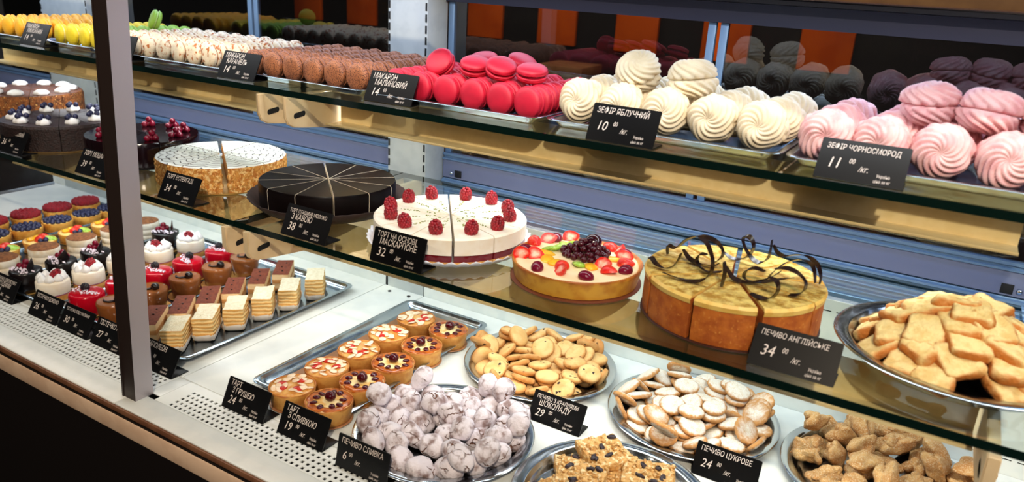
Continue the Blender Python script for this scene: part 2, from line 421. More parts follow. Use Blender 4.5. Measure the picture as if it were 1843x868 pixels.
# ---------------------------------------------------------------- price tags
_dg = bpy.context.evaluated_depsgraph_get
def text_bm(bm, s, x, y, size, slant=.12, align='LEFT', sx=.72):
    c = bpy.data.curves.new('txt', 'FONT'); c.body = s; c.size = size; c.align_x = align; c.shear = slant; c.resolution_u = 2; c.extrude = 0
    o = bpy.data.objects.new('txt', c); COL.objects.link(o)
    me = bpy.data.meshes.new_from_object(o.evaluated_get(_dg()))
    bpy.data.objects.remove(o); bpy.data.curves.remove(c)
    n = len(bm.verts); bm.from_mesh(me); bm.verts.ensure_lookup_table()
    for v in bm.verts[n:]: v.co.x = v.co.x * sx + x; v.co.y += y
    bpy.data.meshes.remove(me)
TW, TH = .09, .048
def price_tag(x, y, z, lines, price, what, lean=27, yaw=0, w=TW, foot=.034):
    a = math.radians(lean); h = TH
    t = thing('price_tag', 'black price tag with chalk writing, ' + what, 'price tag', (x, y, z + .0002), (0, 0, yaw), 'black price tags')
    bm = bmesh.new(); th = .0018
    P = rrect(w, h, .002, 3)
    bm2 = [(px + w / 2, py + h / 2) for px, py in P]
    f = [[bm.verts.new((px, d, py)) for px, py in bm2] for d in (0, th)]
    n = len(bm2); bm.faces.new(f[0]); bm.faces.new(list(reversed(f[1])))
    for i in range(n): bm.faces.new((f[0][i], f[1][i], f[1][(i + 1) % n], f[0][(i + 1) % n]))
    pan = part('panel', M('panel', bm, black_acrylic, True, 30), t, (0, 0, .0006), (-a, 0, 0))
    part('foot', boxme('foot', (0, w, .0008, foot, 0, .0018), black_acrylic, .0004), t)
    tb = bmesh.new(); k = w / .09
    for i, s in enumerate(lines):
        sz = min(.0125, .080 / max(len(s), 1) * 1.9) * k
        text_bm(tb, s, .006 * k + (i * .006), h - .0118 - i * .0102, sz)
    yb = .017 if len(lines) == 1 else .0125
    text_bm(tb, price, .010 * k, yb - .003, .0175 * k, .2, sx=.85)
    text_bm(tb, '00', (.010 + .0105 * len(price) + .001) * k, yb + .004, .0085 * k, .2)
    text_bm(tb, '/кг.', (.010 + .0105 * len(price) + .012) * k, yb - .004, .0095 * k, .35)
    text_bm(tb, 'Україна', .062 * k, .0095, .0050 * k); text_bm(tb, 'ціна за кг', .060 * k, .0035, .0050 * k)
    for v in tb.verts: v.co = Vector((v.co.x, -.0002, v.co.y))
    part('lettering', M('lettering', tb, chalk, False), pan)
    return t
price_tag(-1.74, .891, UP, ['МАКАРОН', 'ЛИМОННИЙ'], '14', 'in front of the yellow macarons', 27)
price_tag(-1.447, .888, UP, ['МАКАРОН'], '14', 'beside the front post, in front of the speckled macarons', 25)
price_tag(-1.112, .884, UP, ['МАКАРОН', 'КАРАМЕЛЬ'], '14', 'between the speckled and brown macarons', 27)
price_tag(-.786, .888, UP, ['МАКАРОН', 'МАЛИНОВИЙ'], '14', 'in front of the leftmost pink macarons', 26)
price_tag(-.404, .872, UP, ['ЗЕФІР ЯБЛУЧНИЙ'], '10', 'in front of the white meringues', 24)
price_tag(-.128, .874, UP, ['ЗЕФІР ЧОРНОСМОРОД'], '11', 'in front of the pink meringues', 34)
price_tag(-1.655, .772, MID, ['ТОРТ ГОРІХОВИЙ'], '36', 'in front of the brown nut cake', 28)
price_tag(-1.385, .772, MID, ['ТОРТ МОЦАРТ'], '39', 'below the berry glazed cake, beside the post', 30)
price_tag(-1.139, .768, MID, ['ТОРТ ЕСТЕРГАЗІ'], '34', 'in front of the white almond cake', 28)
price_tag(-.845, .7665, MID, ['ТОРТ ПТАШИНЕ МОЛОКО', 'З КАВОЮ'], '38', 'in front of the dark chocolate cake', 25)
price_tag(-.669, .7655, MID, ['ТОРТ НА ОСНОВІ', 'МАСКАРПОНЕ'], '32', 'in front of the white raspberry cake', 16)
price_tag(-.146, .781, MID, ['ПЕЧИВО АНГЛІЙСЬКЕ'], '34', 'between the cheesecake and the platter of rectangular biscuits', 36)
price_tag(-.887, .671, 0, ['ТАРТ', 'З ГРУШЕЮ'], '24', 'in front of the almond tartlets', 26)
price_tag(-.766, .670, 0, ['ТАРТ', 'З СЛИВКОЮ'], '19', 'in front of the cherry tartlets', 26)
price_tag(-.641, .660, 0, ['ПЕЧИВО СЛИВКА'], '6', 'in front of the sugar dusted crinkle cookies', 12)
price_tag(-.484, .920, 0, ['ПЕЧИВО З КРАПЛЯМИ', 'ШОКОЛАДУ'], '29', 'between the platters of crinkle and chocolate chip cookies', 28)
price_tag(-.224, .935, 0, ['ПЕЧИВО ЦУКРОВЕ'], '24', 'in front of the sugared shortbread platter', 20)
price_tag(-1.585, .678, 0, ['ТІСТЕЧКО ДИПЛОМАТ', 'З ЯГОДАМИ'], '28', 'leftmost on the deck, below the dark berry cakes', 30)
price_tag(-1.435, .676, 0, ['ТІСТЕЧКО ЕСКІМО'], '26', 'below the white mini cakes', 30)
price_tag(-1.338, .676, 0, ['ТІСТЕЧКО СВІТ МАЛИНИ'], '30', 'below the red mini cake', 30)
price_tag(-1.238, .676, 0, ['ТІСТЕЧКО МУС'], '27', 'below the caramel mousse cake by the post', 30)
price_tag(-1.105, .676, 0, ['НАПОЛЕОН'], '22', 'below the layered cream slices, right of the post', 30)
# ---------------------------------------------------------------- trays and platters
def tray_me(w, d, lip=.0115, mat=None):
    bm = bmesh.new()
    def R(k, z, r): return [(x, y, z) for x, y in rrect(w - k, d - k, r, 5)]
    rings_mesh(bm, [R(.036, .0022, .008), R(.030, .003, .010), R(.019, .0095, .014), R(.015, lip, .015), R(.001, lip, .018), R(0, lip - .0006, .018), R(.001, lip - .0016, .018), R(.017, lip - .002, .015), R(.022, .007, .013), R(.032, .0012, .009), R(.036, .0002, .008)])
    return M('tray', bm, mat or tray_steel, True, 50)
def tray(x0, x1, y0, y1, z, label, group, lip=.0115, mat=None):
    return thing('steel_tray', label, 'tray', ((x0 + x1) / 2, (y0 + y1) / 2, z + .0002), (0, 0, 0), group, tray_me(x1 - x0, y1 - y0, lip, mat))
GU = 'steel trays on the upper shelf'
tray(-1.96, -1.70, .905, 1.175, UP, 'steel tray of orange macarons at the far left of the upper shelf', GU)
tray(-1.695, -1.508, .905, 1.175, UP, 'steel tray of yellow and green macarons', GU)
tray(-1.506, -1.116, .900, 1.165, UP, 'steel tray of cream speckled macarons', GU)
tray(-1.097, -.800, .898, 1.165, UP, 'steel tray of brown macarons', GU)
tray(-.780, -.489, .893, 1.120, UP, 'steel tray of pink macarons', GU)
tray(-.487, -.172, .906, 1.13, UP, 'steel tray of white meringues', GU)
tray(-.169, .150, .906, 1.13, UP, 'steel tray of pink meringues', GU)
GD = 'steel trays on the deck'
tray(-.897, -.699, .733, 1.150, 0, 'steel tray of almond and cherry tartlets', GD, .014)
tray(-1.2335, -1.030, .712, 1.135, 0, 'steel tray of layered cream slices and chocolate bars', GD, .014)
tray(-1.402, -1.2345, .712, 1.135, 0, 'steel tray of red and caramel mini cakes', GD, .014)
tray(-1.580, -1.404, .70, 1.135, 0, 'steel tray of white and dark mini cakes', GD, .014)
tray(-1.79, -1.595, .70, 1.135, 0, 'steel tray of cocoa cream cakes and fruit tartlets', GD, .014)
tray(-2.0, -1.80, .70, 1.15, 0, 'steel tray of blueberry and raspberry tartlets', GD, .014)
def platter_me():
    bm = bmesh.new()
    lathe(bm, [(.0001, .0012), (.108, .0012), (.112, .002), (.1195, .0155), (.1215, .0172), (.1345, .0178), (.1365, .0172), (.1375, .0162), (.1365, .0156), (.122, .0152), (.1185, .0135), (.111, .0006), (.108, .0002), (.0001, .0002)], 96, cap0=False, cap1=False)
    return M('platter', bm, steel, True, 60)
PLAT = platter_me()
def platter(x, y, z, label, s=1): 
    o = thing('steel_platter', label, 'platter', (x, y, z + .0002), (0, 0, 0), 'round steel platters', PLAT); o.scale = (.97, .97, 1); return o
PL = {'chip': (-.543, 1.0665, 0), 'crinkle': (-.556, .7985, 0), 'sugar': (-.2675, 1.0675, 0), 'oat': (-.2875, .7985, 0), 'knot': (.0045, 1.0675, 0), 'rusk': (.052, .934, MID)}
platter(*PL['chip'], 'round steel platter under the chocolate chip cookies'); platter(*PL['crinkle'], 'round steel platter under the sugar dusted crinkle cookies')
platter(*PL['sugar'], 'round steel platter under the sugared shortbread'); platter(*PL['oat'], 'round steel platter under the oat and raisin bars')
platter(*PL['knot'], 'round steel platter under the folded sugar pastries'); platter(*PL['rusk'], 'round steel platter under the rectangular biscuits')
# ---------------------------------------------------------------- macarons
def shell_me(mat):
    bm = bmesh.new(); r2 = random.Random(3)
    J = [[r2.uniform(-.05, .02) for _ in range(40)] for _ in range(12)]
    prof = [(.0001, .0016), (.0190, .0016), (.0216, .0019), (.0220, .0030), (.0211, .0041), (.0213, .0050), (.0203, .0072), (.0175, .0092), (.0128, .0106), (.0068, .0113), (.0001, .0115)]
    def rf(a, j): return 1 + (J[j][int(a / (2 * PI) * 40) % 40] if j in (2, 3, 4) else 0)
    lathe(bm, prof, 40, rf=rf, cap0=False, cap1=False)
    return M('shell', bm, mat, True)
def fill_me(mat):
    bm = bmesh.new(); lathe(bm, [(.0001, -.0017), (.0188, -.0017), (.0193, 0), (.0188, .0017), (.0001, .0017)], 28, cap0=False, cap1=False); return M('filling', bm, mat)
def macaron_proto(shell, filling):
    t = bpy.data.objects.new('macaron', None); link(t); t['category'] = 'macaron'
    s = shell_me(shell); f = fill_me(filling)
    part('shell', s, t); part('shell', s, t, rot=(PI, 0, 0)); part('filling', f, t)
    return t
def mac_mat(name, c, c2=None, speck=None, s3=300, lo3=.58, hi3=.64):
    return food(name, c, c2 or vary(c, .93), 60, .55, bump=.12, bscale=900, bd=.0004, c3=speck, s3=s3, lo3=lo3, hi3=hi3)
mp = {'orange': macaron_proto(mac_mat('shell_orange', (244, 176, 36)), plain('fill_orange', (250, 214, 130), .6)),
      'yellow': macaron_proto(mac_mat('shell_yellow', (226, 198, 34)), plain('fill_yellow', (244, 232, 170), .6)),
      'green': macaron_proto(mac_mat('shell_green', (150, 190, 62)), plain('fill_green', (196, 214, 130), .6)),
      'cream': macaron_proto(mac_mat('shell_cream', (238, 218, 186), None, (178, 96, 30), 130, .54, .66), plain('fill_cream', (176, 132, 104), .6)),
      'brown': macaron_proto(mac_mat('shell_brown', (166, 102, 64), (150, 90, 56), (70, 32, 16), 620, .5, .62), plain('fill_brown', (58, 28, 30), .5)),
      'pink': macaron_proto(mac_mat('shell_pink', (206, 22, 54)), plain('fill_pink', (128, 10, 44), .5))}
used = set()
def put_macaron(kind, loc, rot, label, group, s=1.0):
    p = mp[kind]
    if kind not in used: used.add(kind); o = place(p, loc, rot, label); o['group'] = group
    else: o = dup(p, loc, rot, label, group)
    o.scale = (s, s, s); return o
def standing(rx=0, rz=0): return Euler((PI / 2 + rx, 0, rz), 'XYZ').to_quaternion()
def columns(kind, xs, rows, y0, desc, group, pitch=.0252, s=1.0, dyz=0):
    for ci, x in enumerate(xs):
        for r in range(rows):
            k = kind(ci, r) if callable(kind) else kind
            put_macaron(k, (x + rnd.uniform(-.0012, .0012), y0 + r * pitch, UP + .0035 + .0215 * s + rnd.uniform(0, .0006)), standing(rnd.uniform(-.16, .0) if r else -.05, -.14 + rnd.uniform(-.12, .12)),
                        '%s macaron on edge, %s in the %s row from the left' % (desc if not callable(kind) else k, 'frontmost' if r == 0 else ORD[r] + ' from the front', ORD[ci]), group, s)
columns('orange', [-1.902, -1.857, -1.812, -1.767], 9, .938, 'orange', 'orange macarons on the upper shelf')
columns(lambda c, r: 'green' if c >= 2 and r >= 3 else 'yellow', [-1.660, -1.6155, -1.571, -1.5305], 9, .938, '', 'yellow and green macarons on the upper shelf', s=.97)
columns('cream', [-1.482 + .0432 * i for i in range(8)], 9, .930, 'cream speckled', 'cream speckled macarons on the upper shelf', s=.97)
columns('brown', [-1.066, -1.0185, -.972, -.9255, -.879, -.832], 9, .930, 'brown', 'brown macarons on the upper shelf', s=1.03)
columns('pink', [-.750, -.7035, -.657, -.6105, -.564, -.5175], 7, .926, 'pink', 'pink macarons on the upper shelf', s=1.05)
def mtop(kind, x, y, z, tx, ty, rz, label, s=1.05): put_macaron(kind, (x, y, z), Euler((tx, ty, rz), 'XYZ').to_quaternion(), label, kind + (' and green' if False else '') + ' macarons on top of the rows', s)
mtop('green', -1.503, 1.05, .5245, 1.2, 0, -.5, 'green macaron standing on top of the rows beside the post', .97)
mtop('pink', -.697, .962, .522, .95, .1, -.1, 'pink macaron tilted up on top, leftmost, in front of the white upright')
mtop('pink', -.634, .962, .5235, .32, .12, .2, 'pink macaron on top of the pile, second from the left, showing its filling')
mtop('pink', -.650, 1.010, .5265, .25, -.1, .4, 'pink macaron on top at the back, partly behind the second from left')
mtop('pink', -.586, .958, .5255, .35, .3, .1, 'pink macaron on top in the middle, sloping down to the right')
mtop('pink', -.580, 1.006, .5295, .2, .35, .2, 'pale topped pink macaron on top at the back right')
mtop('pink', -.537, .962, .5235, .2, .12, 0, 'pink macaron on top, rightmost, lying almost flat')
mtop('pink', -.502, 1.06, .486, .25, 1.35, .3, 'pink macaron on edge at the right end of the pink tray', 1.0)
# ---------------------------------------------------------------- meringues (zefir)
def zefir_me(mat, seed, R=.0325, hgt=.0240, n=12, tw=2.2):
    rr = random.Random(seed); bm = bmesh.new(); NT_, NR = 112, 18
    def half(sg, ph):
        rings = []
        for j in range(NR + 1):
            t = j / NR; ring = []
            for i in range(NT_):
                a = 2 * PI * i / NT_
                x = R * math.sin(t * PI / 2) ** .9; z = .003 + hgt * math.cos(t * PI / 2) ** .8
                ph2 = n / 2 * (a + sg * tw * (1 - t)) + ph
                rdg = (abs(math.sin(ph2)) ** .7 - .55) * (.0060 * min(1, t * 1.8 + .12))
                nz = noise.noise(Vector((math.cos(a) * t * 1.6, math.sin(a) * t * 1.6, sg * 3 + seed * 5))) * .0046
                nx, nzz = math.sin(t * PI / 2), math.cos(t * PI / 2)
                x2 = max(.0004, x + (rdg + nz) * nx); z2 = z + (rdg + nz) * nzz * .8 - (.004 * math.exp(-(t / .16) ** 2))
                ring.append((x2 * math.cos(a), x2 * math.sin(a), sg * z2))
            rings.append(ring)
        rings.append([(x * .9, y * .9, sg * .0004) for x, y, z in rings[-1]])
        rings_mesh(bm, rings)
    half(1, rr.random() * 6); half(-1, rr.random() * 6)
    return M('meringue', bm, mat, True)
zw = food('meringue_white', (236, 220, 190), (228, 210, 176), 40, .7, bump=.15, bscale=500, bd=.0005, Subsurface_Weight=.15, Subsurface_Radius=(.01, .008, .006), Subsurface_Scale=.6)
zp = food('meringue_pink', (240, 190, 188), (228, 164, 166), 60, .7, bump=.15, bscale=500, bd=.0005, Subsurface_Weight=.15, Subsurface_Radius=(.01, .007, .006), Subsurface_Scale=.6)
ZW = [zefir_me(zw, s) for s in (1, 2, 3)]; ZP = [zefir_me(zp, s) for s in (4, 5, 6)]
def meringues(ms, xs, ys, desc, group, tops, s=1.0):
    k = 0
    for r, y in enumerate(ys):
        for c, x in enumerate(xs):
            o = thing('meringue', '%s swirled meringue standing on edge, %s row, %s from the left' % (desc, ('front', 'middle', 'back')[r], ORD[c]), 'meringue',
                      (x + rnd.uniform(-.002, .002) + (.006 * r if r else 0), y + rnd.uniform(-.002, .002), UP + .0066 + .034 * s), (PI / 2 + rnd.uniform(-.16, .02), 0, rnd.uniform(-.12, .18)), group, ms[k % 3])
            o.scale = (s, s, s)
            o.rotation_mode = 'QUATERNION'; o.rotation_quaternion = (Euler((PI / 2 + rnd.uniform(-.2, .0), 0, rnd.uniform(-.15, .2)), 'XYZ').to_matrix() @ Matrix.Rotation(rnd.random() * 6, 3, 'Z')).to_quaternion()
            k += 1
    for x, y, z, rx, ry, sc_, lab in tops:
        o = thing('meringue', lab, 'meringue', (x, y, z), (rx, ry, rnd.random() * 6), group, ms[k % 3]); o.scale = (sc_, sc_, sc_); k += 1
meringues(ZW, [-.449, -.388, -.327, -.266, -.205], [.944, 1.005, 1.066], 'white', 'white meringues on the upper shelf',
          [(-.386, .985, .5405, .5, .35, .86, 'white meringue lying on top of the pile, left of the two on top'), (-.312, .985, .539, .12, .1, .92, 'white meringue lying on top of the pile, right of the two on top')], .87)
meringues(ZP, [-.133, -.072, -.012, .049, .110], [.944, 1.006, 1.068], 'pink', 'pink meringues on the upper shelf',
          [(-.036, 1.0, .541, .08, .05, .88, 'pink meringue lying on top, leftmost of the three on top'), (.024, .985, .540, .15, -.08, .93, 'pink meringue lying on top, middle of the three on top'), (.084, .99, .541, -.1, .1, .93, 'pink meringue lying on top at the right edge of the picture')], .865)
# ================================================================ cakes on the middle shelf
def wedge_me(r, n, levels, layers, mats, name='slice', gap=.0008, m=10, tipr=.0):
    """one slice centred on +x; levels = [(z, radius scale)], layers[i] = (outer index, cut index) between levels; last index pair = (top, _)"""
    h = PI / n; off = gap / math.sin(h); bm = bmesh.new(); rows = []
    for z, k in levels:
        ring = [(off, 0, z)] + [((r * k) * math.cos(-h + 2 * h * i / m) + off, (r * k - gap * .5) * math.sin(-h + 2 * h * i / m), z) for i in range(m + 1)]
        rows.append([bm.verts.new(p) for p in ring])
    N = m + 2
    for j in range(len(rows) - 1):
        for i in range(N):
            f = bm.faces.new((rows[j][i], rows[j][(i + 1) % N], rows[j + 1][(i + 1) % N], rows[j + 1][i]))
            f.material_index = layers[j][1] if i in (0, N - 1) else layers[j][0]
    bm.faces.new(list(reversed(rows[0]))).material_index = layers[0][0]
    # top as a fan with inner rings so patterns and bumps stay smooth
    bm.faces.new(rows[-1]).material_index = layers[-1][0]
    return M(name, bm, mats, True, 32)
def cake_root(name, label, cat, x, y, rot=0, z=MID): return thing(name, label, cat, (x, y, z + .0002), (0, 0, rot), 'cakes on the middle shelf')
def board(t, r, mat, h=.0022, name='cake_board', label=None, n=72):
    bm = bmesh.new(); lathe(bm, [(.0001, 0), (r - .001, 0), (r, h * .3), (r, h * .8), (r - .001, h), (.0001, h)], n, cap0=False, cap1=False)
    return part(name, M(name, bm, mat, True, 40), t, label=label)
def slices(t, me, n, rot, z, split=None, gapv=.004, jit=.0):
    out = []
    for i in range(n):
        a = rot + (i + .5) * 2 * PI / n; d = Vector((0, 0, z))
        if split is not None:
            s = 1 if math.sin(a - split) > 0 else -1
            d += Vector((-math.sin(split), math.cos(split), 0)) * s * gapv
        out.append(part('slice', me, t, d, (0, 0, a + rnd.uniform(-jit, jit))))
    return out
cream = food('cake_cream', (248, 240, 226), (242, 230, 210), 50, .55, bump=.1, Subsurface_Weight=.1, Subsurface_Radius=(.01, .008, .006), Subsurface_Scale=.5)
sponge = food('sponge', (226, 178, 104), (202, 146, 76), 120, .8, bump=.6, bscale=500)
jelly_red = plain('jelly_red', (104, 8, 20), .15)
rasp_m = food('raspberry', (162, 14, 34), (120, 8, 28), 160, .42, bump=.2, bscale=900, Subsurface_Weight=.2, Subsurface_Radius=(.01, .002, .002), Subsurface_Scale=.5)
def raspberry_me(mat, R=.0095, H=.0235):
    bm = bmesh.new(); k = 0
    for j in range(7):
        t = j / 6; z = .003 + t * (H - .006); rr = R * (1 - .15 * (1 - t) ** 4) * math.sqrt(max(.03, 1 - (t * .97) ** 2.6)) - .0012
        n = max(1, round(2 * PI * rr / .0043)) if j < 6 else 1
        for i in range(n):
            a = 2 * PI * (i + .5 * (j % 2)) / n
            ball(bm, (rr * math.cos(a) if j < 6 else 0, rr * math.sin(a) if j < 6 else 0, z), .0027, 2)
    ball(bm, (0, 0, H * .45), R * .8, 2, 1, 1, 1.1)
    return M('raspberry', bm, mat)
RASP = raspberry_me(rasp_m)
pist = food('pistachio', (140, 150, 60), (90, 110, 40), 300, .7)
def crumbs_me(mat, spots, s, name):
    bm = bmesh.new(); r2 = random.Random(5)
    for x, y, z in spots:
        vs = ball(bm, (0, 0, 0), s * r2.uniform(.6, 1.2), 1, r2.uniform(.7, 1.5), r2.uniform(.6, 1), .6)
        q = Euler((0, 0, r2.random() * 6)).to_matrix()
        for v in vs: v.co = q @ v.co + Vector((x, y, z))
    return M(name, bm, mat, False)
# white raspberry cake
t = cake_root('raspberry_cake', 'white raspberry cake cut in slices on a white paper doily', 'cake', -.628, .902)
bm = bmesh.new(); nf = 180
def fr(a, j): return 1 + (.012 * math.sin(a * 45) if j in (2, 3) else 0)
lathe(bm, [(.0001, .0006), (.110, .0006), (.117, .004), (.124, .010), (.1235, .0112), (.1165, .0052), (.110, .0014), (.0001, .0014)], nf, rf=fr, zf=lambda a, j: .0018 * math.sin(a * 45) if j in (2, 3, 4, 5) else 0, cap0=False, cap1=False)
part('doily', M('doily', bm, food('paper_white', (226, 230, 240), (214, 220, 234), 60, .8, bump=.1), True), t, label='white fluted paper doily')
me = wedge_me(.1105, 12, [(0, .985), (.0065, .99), (.0066, .992), (.0165, .992), (.0166, 1), (.0385, 1), (.041, .975)], [(1, 1), (1, 1), (2, 2), (0, 0), (0, 0), (0, 0), (0, 0)], [cream, sponge, jelly_red])
cut = math.atan2(.902, -.628) + .04
SP = [(.022 + .058 * q, rnd.uniform(-.0028, .0028), .0412) for q in [rnd.random() for _ in range(26)]]
cr = crumbs_me(pist, SP, .0013, 'pistachio_crumbs')
for s in slices(t, me, 12, cut, .0016, cut, .0009):
    part('raspberry', RASP, s, (.090, rnd.uniform(-.004, .004), .0400), (rnd.uniform(-.2, .2), rnd.uniform(-.2, .2), rnd.random() * 6))
    part('pistachio_crumbs', cr, s, kind='stuff', rot=(0, 0, rnd.uniform(-.08, .08)))
# almond cake with feathered white icing
def feather():
    n = NT('feathered_icing'); v = n.coords(False)
    sx = n.n('ShaderNodeSeparateXYZ', {0: v})
    a = n.n('ShaderNodeMath', {0: sx.outputs[1], 1: sx.outputs[0]}, operation='ARCTAN2').outputs[0]
    r = n.n('ShaderNodeVectorMath', {0: n.n('ShaderNodeCombineXYZ', {0: sx.outputs[0], 1: sx.outputs[1]}).outputs[0]}, operation='LENGTH').outputs['Value']
    w = n.n('ShaderNodeMath', {0: n.n('ShaderNodeMath', {0: n.n('ShaderNodeMath', {0: a, 1: 8.0}, operation='MULTIPLY').outputs[0]}, operation='SINE').outputs[0]}, operation='ABSOLUTE').outputs[0]
    rr = n.n('ShaderNodeMath', {0: r, 1: n.n('ShaderNodeMath', {0: w, 1: .010}, operation='MULTIPLY').outputs[0]}, operation='SUBTRACT').outputs[0]
    f = n.n('ShaderNodeMath', {0: n.n('ShaderNodeMath', {0: rr, 1: 78.0}, operation='MULTIPLY').outputs[0]}, operation='FRACT').outputs[0]
    m = n.ramp(n.n('ShaderNodeMath', {0: n.n('ShaderNodeMath', {0: f, 1: .5}, operation='SUBTRACT').outputs[0]}, operation='ABSOLUTE').outputs[0], .05, .12, 1, 0)
    col = n.mix(m, lin((214, 220, 216)), lin((40, 34, 40)))
    return n.done(col, .4, n.noise(v, 90), .2, .001)
icing = feather()
almond_coat = food('almond_coat', (214, 152, 70), (184, 112, 40), 140, .7, .35, .6, bump=.8, bscale=260, bd=.003, c3=(236, 196, 130), s3=160, lo3=.5, hi3=.6)
flake_m = food('almond_flake', (226, 176, 98), (196, 130, 52), 200, .6)
t = cake_root('almond_cake', 'round almond cake with feathered white icing, cut in slices', 'cake', -1.155, .918)
board(t, .112, plain('gold_board', (190, 150, 80), .35, .6))
me = wedge_me(.106, 10, [(0, 1), (.040, 1), (.0445, .995), (.0465, .965)], [(1, 2), (1, 2), (0, 0), (0, 0)], [icing, almond_coat, sponge], gap=.0016)
rr = random.Random(8); bm = bmesh.new()
for q in range(95):
    a = rr.uniform(-PI / 10.4, PI / 10.4); z = rr.uniform(.002, .040)
    vs = ball(bm, (0, 0, 0), .0066, 1, 1, .68, .12)
    R_ = Euler((rr.random() * 6, PI / 2 + rr.uniform(-.7, .7), 0)).to_matrix(); R2 = Matrix.Rotation(a, 3, 'Z')
    for v in vs: v.co = R2 @ (R_ @ v.co + Vector((.1085 + rr.uniform(-.001, .001), 0, z)))
fk = M('almond_flakes', bm, flake_m, True)
cut = math.atan2(.918, -1.155) + .02
for s in slices(t, me, 10, cut, .0024, cut, .0022, .012): part('almond_flakes', fk, s, kind='stuff')
# dark chocolate cake
choc = food('dark_chocolate', (11, 5, 5), (8, 3, 4), 60, .3, bump=.1, bscale=160, Specular_IOR_Level=.12)
choc_side = food('dark_chocolate_side', (12, 5, 5), (8, 3, 3), 40, .4, bump=.15, Specular_IOR_Level=.15)
t = cake_root('chocolate_cake', 'dark glossy chocolate cake in slices with white cut lines', 'cake', -.894, .921)
bm = bmesh.new(); lathe(bm, [(.0001, .0004), (.106, .0004), (.116, .006), (.132, .022), (.1315, .0225), (.1155, .0066), (.106, .0014), (.0001, .0014)], 160, rf=lambda a, j: 1 + (.008 * math.sin(a * 40) if j in (3, 4) else 0), cap0=False, cap1=False)
part('paper_case', M('paper_case', bm, food('dark_paper', (44, 24, 18), (34, 18, 14), 60, .7), True), t, label='dark brown fluted paper case')
me = wedge_me(.1105, 12, [(0, .97), (.004, .99), (.042, 1), (.0455, .985)], [(1, 2), (1, 2), (0, 2), (0, 0)], [choc, choc_side, cream], gap=.0004)
cut = math.atan2(.921, -.894) + .06
ME2 = me
slices(t, me, 12, cut, .0016, cut, .0012)
# pineapple cheesecake with chocolate curls
crust = food('baked_crust', (200, 112, 36), (168, 82, 22), 50, .65, .35, .65, bump=.5, bscale=220, bd=.0015, c3=(214, 140, 62), s3=220, lo3=.62, hi3=.72)
pine = food('pineapple_glaze', (224, 196, 112), (170, 128, 50), 75, .18, .38, .66, bump=1, bscale=150, bd=.004, Subsurface_Weight=.2, Subsurface_Radius=(.01, .007, .002), Subsurface_Scale=.5)
pale_rim = food('pale_rim', (240, 204, 112), (228, 182, 84), 60, .45, bump=.2)
t = cake_root('cheesecake', 'tall golden cheesecake with pineapple glaze and dark chocolate curls', 'cake', -.2005, .90)
bm_ = board(t, .109, plain('brown_board', (58, 26, 16), .5), label='dark brown cake board')
me = wedge_me(.1015, 9, [(0, .985), (.010, .995), (.043, .99), (.0435, 1.0), (.049, 1.008), (.0525, .985), (.0528, .93)], [(1, 1), (1, 1), (2, 1), (2, 1), (2, 2), (0, 0), (0, 0)], [pine, crust, pale_rim], gap=.0018)
cut = math.atan2(.90, -.2005) - .02
slices(t, me, 9, cut, .0024, cut, .0015, .012)
